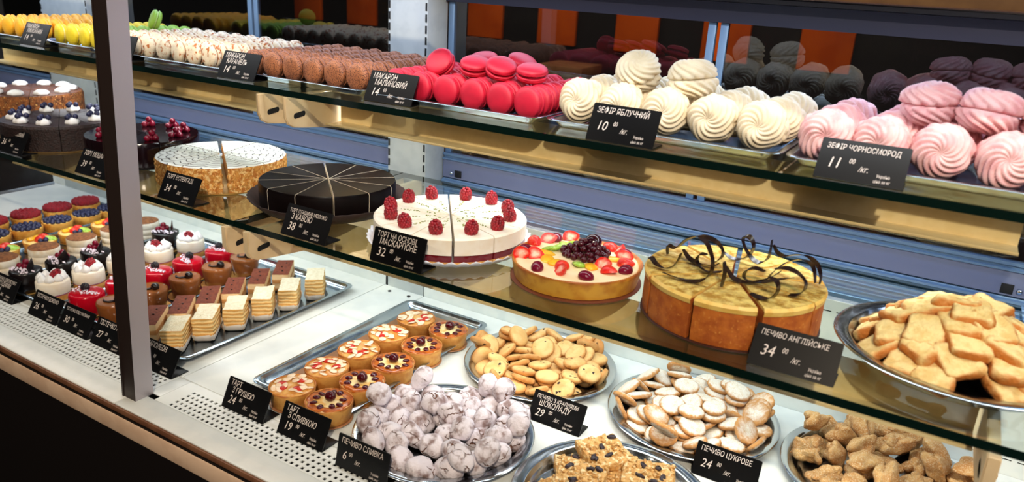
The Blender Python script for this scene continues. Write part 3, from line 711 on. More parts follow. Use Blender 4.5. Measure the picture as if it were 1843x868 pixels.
CURLS = [[[-0.2954,0.8527,0.3282],[-0.2912,0.8527,0.3287],[-0.2846,0.8527,0.3225],[-0.2742,0.8527,0.3195],[-0.2648,0.8527,0.3237],[-0.2587,0.8527,0.3325],[-0.2557,0.8527,0.3432]],[[-0.2886,0.9046,0.3195],[-0.2896,0.9046,0.3318],[-0.2786,0.9046,0.3305],[-0.2673,0.9046,0.3436],[-0.2538,0.9046,0.3523],[-0.2412,0.9046,0.3533],[-0.2282,0.9046,0.3497],[-0.2197,0.9046,0.3406],[-0.2201,0.9046,0.3311],[-0.2278,0.9046,0.3227]],[[-0.2317,0.8327,0.3747],[-0.2228,0.8327,0.3707],[-0.2166,0.8327,0.3618],[-0.2115,0.8327,0.3491],[-0.2119,0.8327,0.335],[-0.2196,0.8327,0.3242],[-0.2344,0.8327,0.3195],[-0.2517,0.8327,0.3195],[-0.2688,0.8327,0.3216]],[[-0.2669,0.8967,0.3336],[-0.2583,0.8967,0.3243],[-0.2466,0.8967,0.3195],[-0.2376,0.8967,0.3198],[-0.2271,0.8967,0.3215],[-0.2204,0.8967,0.325]],[[-0.2307,0.8768,0.3404],[-0.2393,0.8768,0.3393],[-0.2426,0.8768,0.3311],[-0.2371,0.8768,0.3232],[-0.2259,0.8768,0.3195],[-0.2108,0.8768,0.3233]],[[-0.1997,0.8368,0.3508],[-0.1972,0.8368,0.3392],[-0.1975,0.8368,0.3303],[-0.1984,0.8368,0.3195]],[[-0.2042,0.8698,0.3335],[-0.1949,0.8698,0.3223],[-0.181,0.8698,0.3195],[-0.1683,0.8698,0.3237],[-0.1534,0.8698,0.332],[-0.1423,0.8698,0.3427]],[[-0.2278,0.9461,0.3249],[-0.2177,0.9461,0.3195],[-0.2051,0.9461,0.3206],[-0.1956,0.9461,0.3287],[-0.1921,0.9461,0.3409],[-0.1973,0.9461,0.3511],[-0.2046,0.9461,0.3523],[-0.2062,0.9461,0.3453],[-0.1999,0.9461,0.3334],[-0.1894,0.9461,0.3235],[-0.1802,0.9461,0.3218],[-0.1727,0.9461,0.3294],[-0.1712,0.9461,0.342],[-0.1715,0.9461,0.3541]],[[-0.1645,0.9223,0.3558],[-0.1581,0.9223,0.3473],[-0.1493,0.9223,0.3448],[-0.1368,0.9223,0.3496],[-0.124,0.9223,0.3509],[-0.1113,0.9223,0.3432],[-0.105,0.9223,0.3303],[-0.1047,0.9223,0.3195]],[[-0.1071,0.9005,0.3278],[-0.1102,0.9005,0.3412],[-0.1165,0.9005,0.3503],[-0.128,0.9005,0.3519],[-0.1399,0.9005,0.3463],[-0.1484,0.9005,0.3388],[-0.1566,0.9005,0.3278],[-0.1602,0.9005,0.3195]],[[-0.1607,0.8776,0.3357],[-0.1725,0.8776,0.3372],[-0.1817,0.8776,0.3322],[-0.1836,0.8776,0.3227],[-0.1747,0.8776,0.3195],[-0.1588,0.8776,0.3236],[-0.142,0.8776,0.3306],[-0.1278,0.8776,0.3361]],[[-0.148,0.864,0.3466],[-0.136,0.864,0.3504],[-0.1231,0.864,0.3477],[-0.1132,0.864,0.3398],[-0.1123,0.864,0.3297],[-0.1187,0.864,0.3219],[-0.1277,0.864,0.3195]],[[-0.1472,0.8344,0.3458],[-0.139,0.8344,0.3428],[-0.1355,0.8344,0.3352],[-0.1378,0.8344,0.326],[-0.1446,0.8344,0.3199],[-0.1556,0.8344,0.3195],[-0.1646,0.8344,0.3214]]]
curl_m = food('chocolate_curl', (36, 18, 16), (26, 12, 12), 80, .25, bump=.05)
def ribbon(P, w=.0088, th=.0008):
    Q = []
    for i in range(len(P) - 1):
        p0, p1, p2, p3 = [Vector(P[max(0, min(len(P) - 1, i + k))]) for k in (-1, 0, 1, 2)]
        for s in range(5):
            u = s / 5; Q.append(.5 * ((2 * p1) + (p2 - p0) * u + (2 * p0 - 5 * p1 + 4 * p2 - p3) * u * u + (3 * p1 - p0 - 3 * p2 + p3) * u ** 3))
    Q.append(Vector(P[-1])); bm = bmesh.new(); R = []; N = len(Q)
    for i, q in enumerate(Q):
        tn = (Q[min(i + 1, N - 1)] - Q[max(i - 1, 0)]).normalized(); wv = Vector((.25, 1, .35 * math.sin(i * .3))).normalized()
        nn = tn.cross(wv).normalized(); k = .35 + .65 * math.sin(PI * (i + .6) / (N + .2)) ** .5
        R.append([q + wv * w * k * a + nn * th * b for a, b in ((-.5, -.5), (.5, -.5), (.5, .5), (-.5, .5))])
    rings_mesh(bm, R); return bm
for c in CURLS:
    P = [(x + .2005, y - .90, z - MID + .0048) for x, y, z in c]
    part('chocolate_curl', M('chocolate_curl', ribbon(P), curl_m, True, 50), t, label='curled dark chocolate ribbon')
# fruit tart
tart_side = food('tart_crust', (226, 170, 62), (202, 136, 40), 40, .55, bump=.3, bscale=160, tc=(168, 92, 34), tpow=(.5, 1.1))
custard = food('custard', (246, 226, 186), (240, 214, 168), 40, .3, bump=.1)
t = cake_root('fruit_tart', 'round fruit tart with strawberries, grapes and dark currants', 'tart', -.4085, .889)
board(t, .0895, plain('board_brown', (112, 58, 36), .5), label='thin brown cake board')
bm = bmesh.new()
lathe(bm, [(.0001, 0), (.080, 0), (.084, .001), (.0885, .022), (.0895, .0255), (.0885, .0268), (.0865, .0262), (.084, .022), (.0001, .020)], 80, rf=lambda a, j: 1 + .004 * math.sin(a * 7 + j), cap0=False, cap1=False)
toast(bm, lambda c: max(0, (c.z - .014) / .012))
part('crust', M('crust', bm, tart_side, True, 60), t, (0, 0, .0022))
bm = bmesh.new(); lathe(bm, [(.0001, .021), (.0835, .021), (.0838, .0235), (.080, .0246), (.0001, .0252)], 72, cap0=False, cap1=False); rough_up(bm, .0006, 60)
part('custard', M('custard', bm, custard), t, (0, 0, .0022))
TOPZ = .0272
straw_m = food('strawberry', (214, 30, 26), (226, 60, 40), 90, .3, bump=.3, bscale=600, c3=(244, 190, 120), s3=520, lo3=.66, hi3=.7)
straw_cut = food('strawberry_flesh', (250, 206, 186), (244, 176, 150), 120, .25, .4, .6, bump=.1, tc=(222, 38, 28), tpow=(.15, .85))
def strawberry_half():
    bm = bmesh.new(); vs = bmesh.ops.create_icosphere(bm, subdivisions=3, radius=1)['verts']
    for v in vs:
        x, y, z = v.co; k = (1 - .32 * x) * (1 - .1 * max(0, -x))
        v.co = Vector((x * .0125, y * .0098 * k, z * .0098 * k))
    g = bmesh.ops.bisect_plane(bm, geom=bm.verts[:] + bm.edges[:] + bm.faces[:], plane_co=(0, 0, 0), plane_no=(0, 0, -1), clear_outer=True)
    e = [x for x in g['geom_cut'] if isinstance(x, bmesh.types.BMEdge)]
    cf = bmesh.ops.contextual_create(bm, geom=e)['faces']
    for f in cf: f.material_index = 1
    for f in bmesh.ops.poke(bm, faces=cf)['faces']: f.material_index = 1
    toast(bm, lambda c: 1 if math.hypot(c.x, c.y) > .004 else 0)
    return M('strawberry_half', bm, [straw_m, straw_cut], True, 40)
SH = strawberry_half()
TC = Vector((-.4085, .889, 0))
for i, (x, y) in enumerate([(-.4858, .9095), (-.4735, .9285), (-.4520, .9570), (-.3905, .9570), (-.3745, .9515), (-.3545, .9260), (-.3455, .9100), (-.4719, .8480), (-.4560, .8590), (-.4105, .8473), (-.4030, .8270), (-.3669, .8828), (-.3515, .8690)]):
    part('strawberry_half', SH, t, (x + .4085, y - .889, TOPZ + (.0055 if i % 3 else .001)), (rnd.uniform(-.3, .3) + (-2.25 if i % 3 else 0), rnd.uniform(-.4, .3), rnd.uniform(-.9, .9) + (PI if i % 2 else 0) * (i % 3 == 0)))
grape_m = plain('grape', (110, 16, 44), .12); grape_cut = plain('grape_flesh', (206, 92, 60), .2)
bm = bmesh.new(); bmesh.ops.create_icosphere(bm, subdivisions=3, radius=.0085)
for v in bm.verts: v.co.x *= 1.25; v.co.z = max(v.co.z, -.002)
bm.normal_update()
for f in bm.faces:
    if f.normal.z < -.8: f.material_index = 1
GR = M('grape_half', bm, [grape_m, grape_cut], True, 50)
for i, (x, y) in enumerate([(-.4800, .8720), (-.4330, .8220), (-.3680, .8330), (-.3360, .8860), (-.468, .9420), (-.362, .9430)]):
    part('grape_half', GR, t, (x + .4085, y - .889, TOPZ + .002), (rnd.uniform(-.4, .2), rnd.uniform(-.3, .3), rnd.random() * 6))
kiwi_m = food('kiwi', (140, 190, 50), (190, 220, 110), 160, .25); mango_m = food('mango', (250, 190, 40), (244, 170, 30), 80, .25)
def chunk(nm, m, sx, sy, sz):
    bm = bmesh.new(); ball(bm, (0, 0, 0), 1, 2, sx, sy, sz); rough_up(bm, .0015, 150, 4); return M(nm, bm, m)
KW = chunk('kiwi_slice', kiwi_m, .016, .010, .0038); MG = chunk('mango_piece', mango_m, .015, .010, .0036)
for x, y in [(-.4560, .9020), (-.4500, .9180), (-.4420, .9420), (-.3960, .8700), (-.4460, .9310)]: part('kiwi_slice', KW, t, (x + .4085, y - .889, TOPZ + .001), (.2, .3, rnd.random() * 6))
for x, y in [(-.4530, .8810), (-.3800, .8740), (-.4390, .8610), (-.3700, .9180), (-.4250, .8580)]: part('mango_piece', MG, t, (x + .4085, y - .889, TOPZ + .0005), (.1, .1, rnd.random() * 6))
cur_m = plain('currant', (66, 6, 22), .12)
bm = bmesh.new(); ball(bm, (0, 0, 0), .0046, 3); ball(bm, (0, 0, .0046), .0007, 1); CUR = M('currant', bm, cur_m)
rr = random.Random(2); cp = []
for k in range(900):
    a = rr.random() * 6.28; q = math.sqrt(rr.random()); x = .002 + .034 * q * math.cos(a); y = .031 + .030 * q * math.sin(a)
    z = TOPZ + .003 + .016 * (1 - q * q) * rr.random()
    if all((x - u) ** 2 + (y - v) ** 2 + (z - w) ** 2 > .0074 ** 2 for u, v, w in cp): cp.append((x, y, z))
    if len(cp) >= 62: break
for p in cp: part('currant', CUR, t, (p[0], p[1] - .008, p[2]), (rr.uniform(-.8, .8), rr.uniform(-.8, .8), 0))
bm = bmesh.new(); ball(bm, (0, 0, 0), .0125, 3); part('dark_grape', M('dark_grape', bm, plain('plum', (44, 6, 20), .12)), t, (.004, .040, TOPZ + .014))
# berry glazed dark cake (partly behind the post)
glaze = plain('dark_glaze', (20, 5, 9), .12)
t = cake_root('berry_cake', 'dark glazed cake topped with heaps of red cranberries, behind the front post', 'cake', -1.398, .925)
board(t, .109, black_acrylic)
me = wedge_me(.104, 10, [(0, .98), (.044, 1), (.048, .98)], [(0, 1), (0, 1), (0, 0)], [glaze, choc_side], gap=.0005)
slices(t, me, 10, .3, .0024)
cran_m = plain('cranberry', (118, 8, 38), .12)
bm = bmesh.new(); ball(bm, (0, 0, 0), .0062, 2); CRAN = M('cranberry', bm, cran_m)
for k in range(9):
    a = .3 + k * 2 * PI / 9
    for q, (dx, dy, dz) in enumerate(((0, 0, .0045), (.010, .003, .0045), (-.009, .005, .0045), (.002, -.010, .0045), (.002, .001, .0135), (-.004, .011, .0045))):
        part('cranberry', CRAN, t, (.074 * math.cos(a) + dx, .074 * math.sin(a) + dy, .0505 + dz))
# chocolate cake with blueberries, and the nut cake, at far left
cocoa_side = food('choc_crumb_side', (40, 18, 15), (24, 10, 9), 160, .6, bump=.9, bscale=300, bd=.003)
def cream_mat(): return plain('whipped_white', (244, 244, 246), .5)
WH = cream_mat()
bm = bmesh.new(); lathe(bm, [(.0001, 0), (.012, 0), (.0135, .003), (.012, .008), (.007, .0115), (.0001, .013)], 24, rf=lambda a, j: 1 + .08 * math.sin(a * 6), cap0=False, cap1=False); DOL = M('cream_dollop', bm, WH)
blue_m = food('blueberry', (40, 44, 84), (26, 26, 56), 200, .45, bump=.05)
bm = bmesh.new(); ball(bm, (0, 0, 0), .0056, 2); ball(bm, (0, 0, .0052), .0016, 1, 1, 1, .5); BLU = M('blueberry', bm, blue_m)
t = cake_root('blueberry_cake', 'dark chocolate crumb cake with cream dollops and blueberries at far left', 'cake', -1.635, .895)
board(t, .114, plain('gold_board_dark', (120, 92, 50), .4, .5))
me = wedge_me(.108, 10, [(0, .99), (.045, 1), (.050, .97)], [(1, 1), (1, 1), (0, 0)], [food('choc_cream_top', (44, 24, 32), (32, 16, 22), 50, .5, bump=.3), cocoa_side], gap=.0006)
slices(t, me, 10, .1, .0024)
for k in range(10):
    a = .4 + k * 2 * PI / 10
    part('cream_dollop', DOL, t, (.082 * math.cos(a), .082 * math.sin(a), .0522), label='white cream dollop')
    for dx, dy in ((.003, .004), (-.006, .001), (.002, -.006)): part('blueberry', BLU, t, (.078 * math.cos(a) + dx * 1.6, .078 * math.sin(a) + dy * 1.6, .0522 + .0145))
t = cake_root('nut_cake', 'brown nut crumb cake with white cream dollops at the far left edge', 'cake', -1.905, .985)
board(t, .114, plain('gold_board_dark2', (120, 92, 50), .4, .5))
nut_side = food('nut_crumb', (150, 86, 32), (92, 46, 18), 120, .8, .35, .65, bump=1, bscale=260, bd=.004, c3=(206, 150, 80), s3=240, lo3=.6, hi3=.66)
me = wedge_me(.108, 10, [(0, .99), (.062, 1), (.068, .97)], [(0, 0), (0, 0), (1, 0)], [nut_side, food('nut_top', (96, 50, 26), (60, 30, 18), 80, .6, bump=.5)], gap=.0006)
slices(t, me, 10, .1, .0024)
for k in range(10):
    a = .4 + k * 2 * PI / 10; part('cream_dollop', DOL, t, (.082 * math.cos(a), .082 * math.sin(a), .0702), label='white cream dollop', scale=(1.2, 1.2, 1))
# ================================================================ tartlets on the deck tray
tl_crust = food('tartlet_crust', (222, 164, 84), (200, 132, 56), 50, .6, bump=.4, bscale=300, tc=(176, 100, 40), tpow=(.55, 1.1))
glaze_pale = food('almond_cream', (230, 178, 104), (206, 136, 62), 70, .2, bump=.4, bscale=200)
jam = plain('jam_red', (196, 44, 30), .15)
alm_m = food('flaked_almond', (250, 228, 200), (240, 206, 168), 120, .5, tc=(206, 140, 90), tpow=(.7, 1.1))
gold_disc = plain('gold_card', (196, 140, 96), .4, .3)
cherry_m = plain('cherry', (70, 6, 16), .08)
def tartlet_base(name, label, loc, group, inner, zin):
    t = thing(name, label, 'tartlet', loc, (0, 0, rnd.random() * 6), group); t.scale = (.94, .94, .94)
    part('card_disc', CARD, t); part('crust', TCR, t, (0, 0, .0012)); part('filling', inner, t, (0, 0, .0012)); return t
bm = bmesh.new(); lathe(bm, [(.0001, 0), (.0375, 0), (.038, .0006), (.0375, .0011), (.0001, .0011)], 48, cap0=False, cap1=False); CARD = M('card_disc', bm, gold_disc, True, 40)
bm = bmesh.new(); lathe(bm, [(.0001, 0), (.033, 0), (.0345, .0012), (.0378, .024), (.0388, .0285), (.0382, .0302), (.0368, .030), (.0355, .026), (.0001, .024)], 56, rf=lambda a, j: 1 + .006 * math.sin(5 * a + j), cap0=False, cap1=False); toast(bm, lambda c: max(0, (c.z - .02) / .011)); TCR = M('crust', bm, tl_crust, True, 60)
bm = bmesh.new(); lathe(bm, [(.0001, .0245), (.0362, .0245), (.0362, .0285), (.030, .0305), (.0001, .0325)], 48, cap0=False, cap1=False); rough_up(bm, .0016, 90, 2); AFILL = M('filling', bm, glaze_pale)
bm = bmesh.new(); lathe(bm, [(.0001, .0245), (.0362, .0245), (.0362, .0285), (.031, .0300), (.0001, .0305)], 48, cap0=False, cap1=False); rough_up(bm, .0009, 90, 3)
CFILL = M('filling', bm, food('custard_baked', (246, 222, 166), (226, 176, 96), 60, .25, .45, .6, bump=.2))
bm = bmesh.new(); lathe(bm, [(.0236, .0303), (.030, .0312), (.0358, .0304), (.0364, .0286), (.030, .0285), (.0236, .0295)], 48, rf=lambda a, j: 1 + .05 * math.sin(a * 5 + 1) + .03 * math.sin(a * 11), cap0=False, cap1=False); RIMG = M('caramel_rim', bm, food('caramel_rim', (190, 100, 34), (150, 70, 22), 90, .15, bump=.2))
bm = bmesh.new(); ball(bm, (0, 0, 0), 1, 2, .0078, .0054, .0007); toast(bm, lambda c: (math.hypot(c.x / .0078, c.y / .0054)) ** 4 * .8); ALM = M('almond_flake', bm, alm_m)
bm = bmesh.new(); ball(bm, (0, 0, 0), .0066, 2, 1.3, 1, .35); rough_up(bm, .001, 200); JAM = M('jam_spot', bm, jam)
bm = bmesh.new(); ball(bm, (0, 0, .007), .0092, 3, 1, 1, .95); CHER = M('cherry', bm, cherry_m)
bm = bmesh.new(); ball(bm, (0, 0, 0), .0058, 2, 1.15, .9, .45); SCH = M('sour_cherry', bm, cherry_m)
TZ = .0032
for i, y in enumerate((1.052, .971, .892, .815, .740)):
    x = -.8045
    t = tartlet_base('almond_tartlet', 'round tartlet topped with flaked almonds, %s' % ['farthest back of the almond row', 'second from the back of the almond row', 'in the middle of the almond row', 'second from the front of the almond row', 'frontmost of the almond row, behind its price tag'][i], (x, y, TZ), 'almond tartlets', AFILL, 0)
    for q in range(5): a = rnd.random() * 6.28; part('jam_spot', JAM, t, (.018 * math.cos(a), .018 * math.sin(a), .0332), (0, 0, a))
    for q in range(17):
        a = q * 2.4 + rnd.random() * .6; r = .0055 + .0265 * math.sqrt((q + .5) / 17)
        part('almond_flake', ALM, t, (r * math.cos(a), r * math.sin(a), .0352 - .0022 * (r / .03) ** 2 + rnd.uniform(0, .0006)), (rnd.uniform(-.3, .3), rnd.uniform(-.3, .3), rnd.random() * 6))
for i, y in enumerate((1.050, .970, .891, .815, .741)):
    x = -.7285
    t = tartlet_base('cherry_tartlet', 'round custard tartlet with dark cherries, %s' % ['farthest back of the cherry row', 'second from the back of the cherry row', 'in the middle of the cherry row', 'second from the front of the cherry row', 'frontmost of the cherry row, behind its price tag'][i], (x, y, TZ), 'cherry tartlets', CFILL, 0)
    part('caramel_rim', RIMG, t, (0, 0, .0012), label='glossy browned rim')
    part('cherry', CHER, t, (rnd.uniform(-.003, .003), rnd.uniform(-.003, .003), .0312), (0, 0, rnd.random() * 6), label='glossy dark whole cherry')
    for q in range(9):
        a = q * 2 * PI / 9 + rnd.uniform(-.15, .15); r = .0235 + rnd.uniform(-.002, .003)
        part('sour_cherry', SCH, t, (r * math.cos(a), r * math.sin(a), .0328), (rnd.uniform(-.3, .3), 0, a))
thing('paper_liner', 'brown paper liner under the tartlets in their tray', 'paper', (0, 0, 0), me=boxme('paper_liner', (-.872, -.716, .752, 1.130, .0026, .0031), food('kraft_paper', (150, 108, 74), (134, 94, 62), 30, .6, bump=.1), 0))
# ================================================================ cream slices and chocolate bars
nap_top = food('crumb_white', (244, 236, 210), (234, 222, 190), 140, .85, bump=1, bscale=420, bd=.003)
def layered(name, bands, k, ca, cb):
    n = NT(name); v = n.coords(); sz = n.n('ShaderNodeSeparateXYZ', {0: n.n('ShaderNodeTexCoord').outputs['Object']}).outputs[2]
    w = n.n('ShaderNodeMath', {0: sz, 1: n.n('ShaderNodeMath', {0: n.noise(v, 60), 1: .007}, operation='MULTIPLY').outputs[0]}, operation='ADD').outputs[0]
    s = n.n('ShaderNodeMath', {0: n.n('ShaderNodeMath', {0: w, 1: bands}, operation='MULTIPLY').outputs[0]}, operation='SINE').outputs[0]
    return n.done(n.mix(n.ramp(s, -.2, .6), lin(ca), lin(cb)), .8, n.n('ShaderNodeMath', {0: s, 1: n.noise(v, 300)}, operation='ADD').outputs[0], .35, .0015)
nap_side = layered('puff_layers', 900, 0, (240, 208, 146), (222, 168, 92))
cup_m = food('paper_cup', (240, 234, 226), (230, 222, 212), 60, .8, bump=.1)
def block_me(name, w, l, h, mats, amp, tz, seed, segs=(8, 14, 8), bev=.003):
    """l along x, w along y; faces above tz get material 0, sides material 1"""
    bm = bmesh.new(); nx, ny, nz = segs[1], segs[0], segs[2]
    def P(i, j, k): return (-l / 2 + l * i / nx, -w / 2 + w * j / ny, h * k / nz)
    V = {}
    def gv(*q):
        if q not in V: V[q] = bm.verts.new(P(*q))
        return V[q]
    for i in range(nx):
        for j in range(ny):
            for k in (0, nz): bm.faces.new([gv(i, j, k), gv(i + 1, j, k), gv(i + 1, j + 1, k), gv(i, j + 1, k)])
    for i in range(nx):
        for k in range(nz):
            for j in (0, ny): bm.faces.new([gv(i, j, k), gv(i + 1, j, k), gv(i + 1, j, k + 1), gv(i, j, k + 1)])
    for j in range(ny):
        for k in range(nz):
            for i in (0, nx): bm.faces.new([gv(i, j, k), gv(i, j + 1, k), gv(i, j + 1, k + 1), gv(i, j, k + 1)])
    bmesh.ops.recalc_face_normals(bm, faces=bm.faces); bm.normal_update()
    for v in bm.verts:   # soften corners a little
        c = Vector((v.co.x / (l / 2), v.co.y / (w / 2), (v.co.z - h / 2) / (h / 2))); e = sorted(map(abs, c))
        if e[1] > .98: v.co = Vector((v.co.x * (1 - .03), v.co.y * (1 - .05), h / 2 + (v.co.z - h / 2) * (1 - .04)))
    rough_up(bm, amp, 70, seed); bm.normal_update()
    for f in bm.faces:
        c = f.calc_center_median(); f.material_index = 0 if (f.normal.z > .6 and c.z > tz) else 1
    for v in bm.verts: v.co.z = max(0, v.co.z)
    return M(name, bm, mats, True, 50)
bm = bmesh.new(); L0 = [(x, y) for x, y in rrect(.072, .0385, .008, 6)]; nn = len(L0)
rings_mesh(bm, [[(x * s, y * s, z + (.0016 * (-1) ** i if z > .006 else 0)) for i, (x, y) in enumerate(L0)] for s, z in ((.5, .0003), (.94, .0003), (1.0, .003), (1.09, .0125), (1.085, .0131), (.985, .0037), (.92, .0010), (.5, .0010))])
CUP = M('paper_cup', bm, cup_m, True, 50)
NAPS = [block_me('pastry', .0375, .068, .0425, [nap_top, nap_side], .0022, .03, s) for s in (1, 2, 3)]
ANG = math.radians(131)
for i, (x, y) in enumerate([(-1.108, .758), (-1.103, .818), (-1.096, .878), (-1.089, .938), (-1.083, 1.000), (-1.080, 1.068)]):
    t = thing('cream_slice', 'layered cream slice with white top, %s in its row' % ['frontmost', 'second from the front', 'third from the front', 'fourth from the front', 'fifth from the front', 'farthest back'][i], 'pastry', (x, y, .0034), (0, 0, ANG + rnd.uniform(-.07, .07)), 'layered cream slices')
    part('paper_cup', CUP, t); part('pastry', NAPS[i % 3], t, (0, 0, .0011), scale=(1, 1, rnd.uniform(.94, 1.06)))
cocoa = food('cocoa_top', (120, 54, 30), (96, 40, 22), 200, .85, bump=.5, bscale=700)
bar_side = layered('bar_layers', 330, 0, (244, 214, 166), (206, 150, 92))
BAR = block_me('pastry', .035, .089, .036, [cocoa, bar_side], .0008, .03, 5)
bm = bmesh.new(); ball(bm, (0, 0, 0), .0022, 1, 1, 1, .7); BEAD = M('chocolate_bead', bm, plain('bead', (58, 22, 14), .3))
dark_card = plain('dark_card', (20, 12, 12), .5)
CARDB = boxme('card_tray', (-.0465, .0465, -.0195, .0195, 0, .0015), dark_card, .0004)
for i, (x, y) in enumerate([(-1.176, .760), (-1.175, .820), (-1.1745, .8795), (-1.174, .939), (-1.1735, 1.003), (-1.173, 1.068)]):
    t = thing('chocolate_bar_cake', 'cocoa topped layered cake bar on a dark card, %s in its row' % ['frontmost', 'second from the front', 'third from the front', 'fourth from the front', 'fifth from the front', 'farthest back'][i], 'cake', (x, y, .0034), (0, 0, ANG + rnd.uniform(-.05, .05)), 'cocoa topped cake bars')
    part('card_tray', CARDB, t); part('pastry', BAR, t, (0, 0, .0017))
    for q in (-.024, .0, .022): part('chocolate_bead', BEAD, t, (q, rnd.uniform(-.004, .004), .0384))
# ================================================================ small round cakes, left half of the deck
foil = plain('gold_foil_card', (206, 160, 84), .35, .6)
bm = bmesh.new(); lathe(bm, [(.0001, 0), (.0335, 0), (.034, .0006), (.0335, .0012), (.0001, .0012)], 40, cap0=False, cap1=False); FC = M('card_disc', bm, foil, True, 40)
def cyl(name, prof, mat, mis=None, n=48): 
    bm = bmesh.new(); lathe(bm, prof, n, mis, cap0=False, cap1=False); return M(name, bm, mat, True, 45)
def puck(r, h, b=.004, z0=0): return [(.0001, z0), (r - .001, z0), (r, z0 + .001), (r, z0 + h - b), (r - b * .3, z0 + h - b * .3), (r - b, z0 + h), (.0001, z0 + h)]
red_glaze = plain('red_mirror_glaze', (188, 10, 34), .08); caramel_glaze = plain('caramel_glaze', (142, 84, 44), .12)
red_me = cyl('body', puck(.031, .040), red_glaze); mousse_me = cyl('body', [(.0001, 0), (.024, 0), (.0255, .002), (.0305, .034), (.0305, .038), (.029, .040), (.028, .0385), (.0001, .0375)], caramel_glaze)
blackb = food('blackberry', (26, 14, 30), (14, 8, 18), 200, .3, bump=.2)
BLK = raspberry_me(blackb, .0075, .015)
white_fl = plain('white_chocolate_flake', (240, 226, 240), .5)
def shavings(n, r, z, seed, size=.0026):
    bm = bmesh.new(); r2 = random.Random(seed)
    for q in range(n):
        a = r2.uniform(-.5, .5); d = (q / n * 2 - 1) * r; vs = ball(bm, (0, 0, 0), size, 1, r2.uniform(.7, 1.5), .7, .5)
        Rm = Euler((r2.uniform(-.5, .5), r2.uniform(-.5, .5), r2.random() * 6)).to_matrix()
        for v in vs: v.co = Rm @ v.co + Vector((d, a * .02, z + r2.uniform(0, .002)))
    return M('chocolate_shavings', bm, white_fl, False)
SHV = shavings(34, .027, .041, 3); SHB = shavings(40, .027, .043, 6)
bm = bmesh.new(); ball(bm, (.008, .004, .0055), .0078, 3); PEARL = M('chocolate_ball', bm, plain('dark_ball', (24, 12, 12), .25))
bm = bmesh.new(); tube(bm, [(-.018, -.006, .0012), (-.010, -.011, .0014), (-.002, -.009, .002), (.004, -.001, .0025)], .0022, 8); SQ = M('chocolate_swirl', bm, plain('dark_swirl', (30, 14, 12), .3))
NTH = ['frontmost', 'second from the front', 'third from the front', 'fourth from the front', 'fifth from the front', 'farthest back']
def minis(ys, x, name, label, cat, group, build, dx=None):
    n = len(ys)
    for i, y in enumerate(ys):
        w = 'farthest back' if i == n - 1 else NTH[i]
        t = thing(name, '%s, %s in its row' % (label, w), cat, (x + (dx[i] if dx else 0), y, .0034), (0, 0, rnd.uniform(-.4, .4)), group)
        part('card_disc', FC, t); build(t, i)
def b_red(t, i):
    part('body', red_me, t, (0, 0, .0012)); part('chocolate_shavings', SHV, t, (.0, -.004, .0012), (0, 0, -.3), label='white chocolate shavings', kind='stuff')
    part('blackberry', BLK, t, (-.006, .006, .0410), (0, 0, i), label='dark blackberry')
def b_mousse(t, i):
    part('body', mousse_me, t, (0, 0, .0012)); part('chocolate_ball', PEARL, t, (0, 0, .0385), label='dark chocolate ball'); part('chocolate_swirl', SQ, t, (0, 0, .0385), label='piped dark chocolate swirl')
minis((.752, .828, .904, .982, 1.055), -1.277, 'mousse_cake', 'small caramel glazed mousse cake with dark chocolate ball', 'cake', 'caramel mousse cakes', b_mousse)
minis((.745, .818, .892, .968, 1.050), -1.352, 'red_cake', 'small glossy red cake with blackberry and white shavings', 'cake', 'glossy red mini cakes', b_red)
white_body = [cyl('body', [(.0001, .014), (.0295, .014), (.030, .015), (.030, .036), (.029, .0385), (.026, .040), (.0001, .040)], cream)]
wbase = cyl('base', puck(.029, .013, .002), food('biscuit_base', (222, 164, 84), (196, 130, 60), 90, .7, bump=.5)); wjam = cyl('jam_layer', [(.0001, .0126), (.0297, .0126), (.0299, .0134), (.0297, .0142), (.0001, .0142)], plain('violet_jam', (150, 60, 110), .3))
bm = bmesh.new(); lathe(bm, [(.0001, 0), (.0075, 0), (.0088, .003), (.0075, .007), (.004, .0115), (.0008, .0145), (.0001, .0146)], 20, rf=lambda a, j: 1 + .1 * math.sin(a * 5 + j * .5), cap0=False, cap1=False); PEAK = M('cream_peak', bm, WH)
def b_white(t, i):
    part('base', wbase, t, (0, 0, .0012), label='golden biscuit base'); part('jam_layer', wjam, t, (0, 0, .0012)); part('body', white_body[0], t, (0, 0, .0012))
    for q in range(8):
        a = q * 2 * PI / 8 + .3; part('cream_peak', PEAK, t, (.0195 * math.cos(a), .0195 * math.sin(a), .0408), (rnd.uniform(-.15, .15), rnd.uniform(-.15, .15), a))
    part('raspberry', RASP, t, (0, .002, .0405), (-.5, .3, i), label='dark red raspberry')
minis((.742, .814, .888, .974, 1.056), -1.459, 'white_mini_cake', 'small white cream cake with peaks and raspberry', 'cake', 'white raspberry mini cakes', b_white)
dark_body = cyl('body', puck(.0295, .042, .003), food('dark_mini', (24, 16, 18), (14, 10, 12), 80, .25, bump=.05)); dark_plate = bmesh.new()
box(dark_plate, -.0005, .0005, -.0125, .0125, 0, .025, 0, .0003)
for v in dark_plate.verts: v.co.y += .0
DPL = M('chocolate_plaque', dark_plate, plain('dark_plaque', (24, 12, 12), .25), True, 30)
def b_dark(t, i):
    part('body', dark_body, t, (0, 0, .0012)); part('chocolate_shavings', SHB, t, (.002, -.010, .0012), (0, 0, .1), label='white chocolate shavings', kind='stuff')
    part('chocolate_plaque', DPL, t, (.011, .006, .0415), (.5, .15, .7), label='thin dark chocolate plaque')
    for q, (dx, dy, dz) in enumerate(((-.012, .006, .0045), (-.003, .012, .0045), (-.006, .002, .0045), (-.016, -.002, .0045), (-.007, .006, .013))): part('cranberry', CRAN, t, (dx, dy, .0430 + dz))
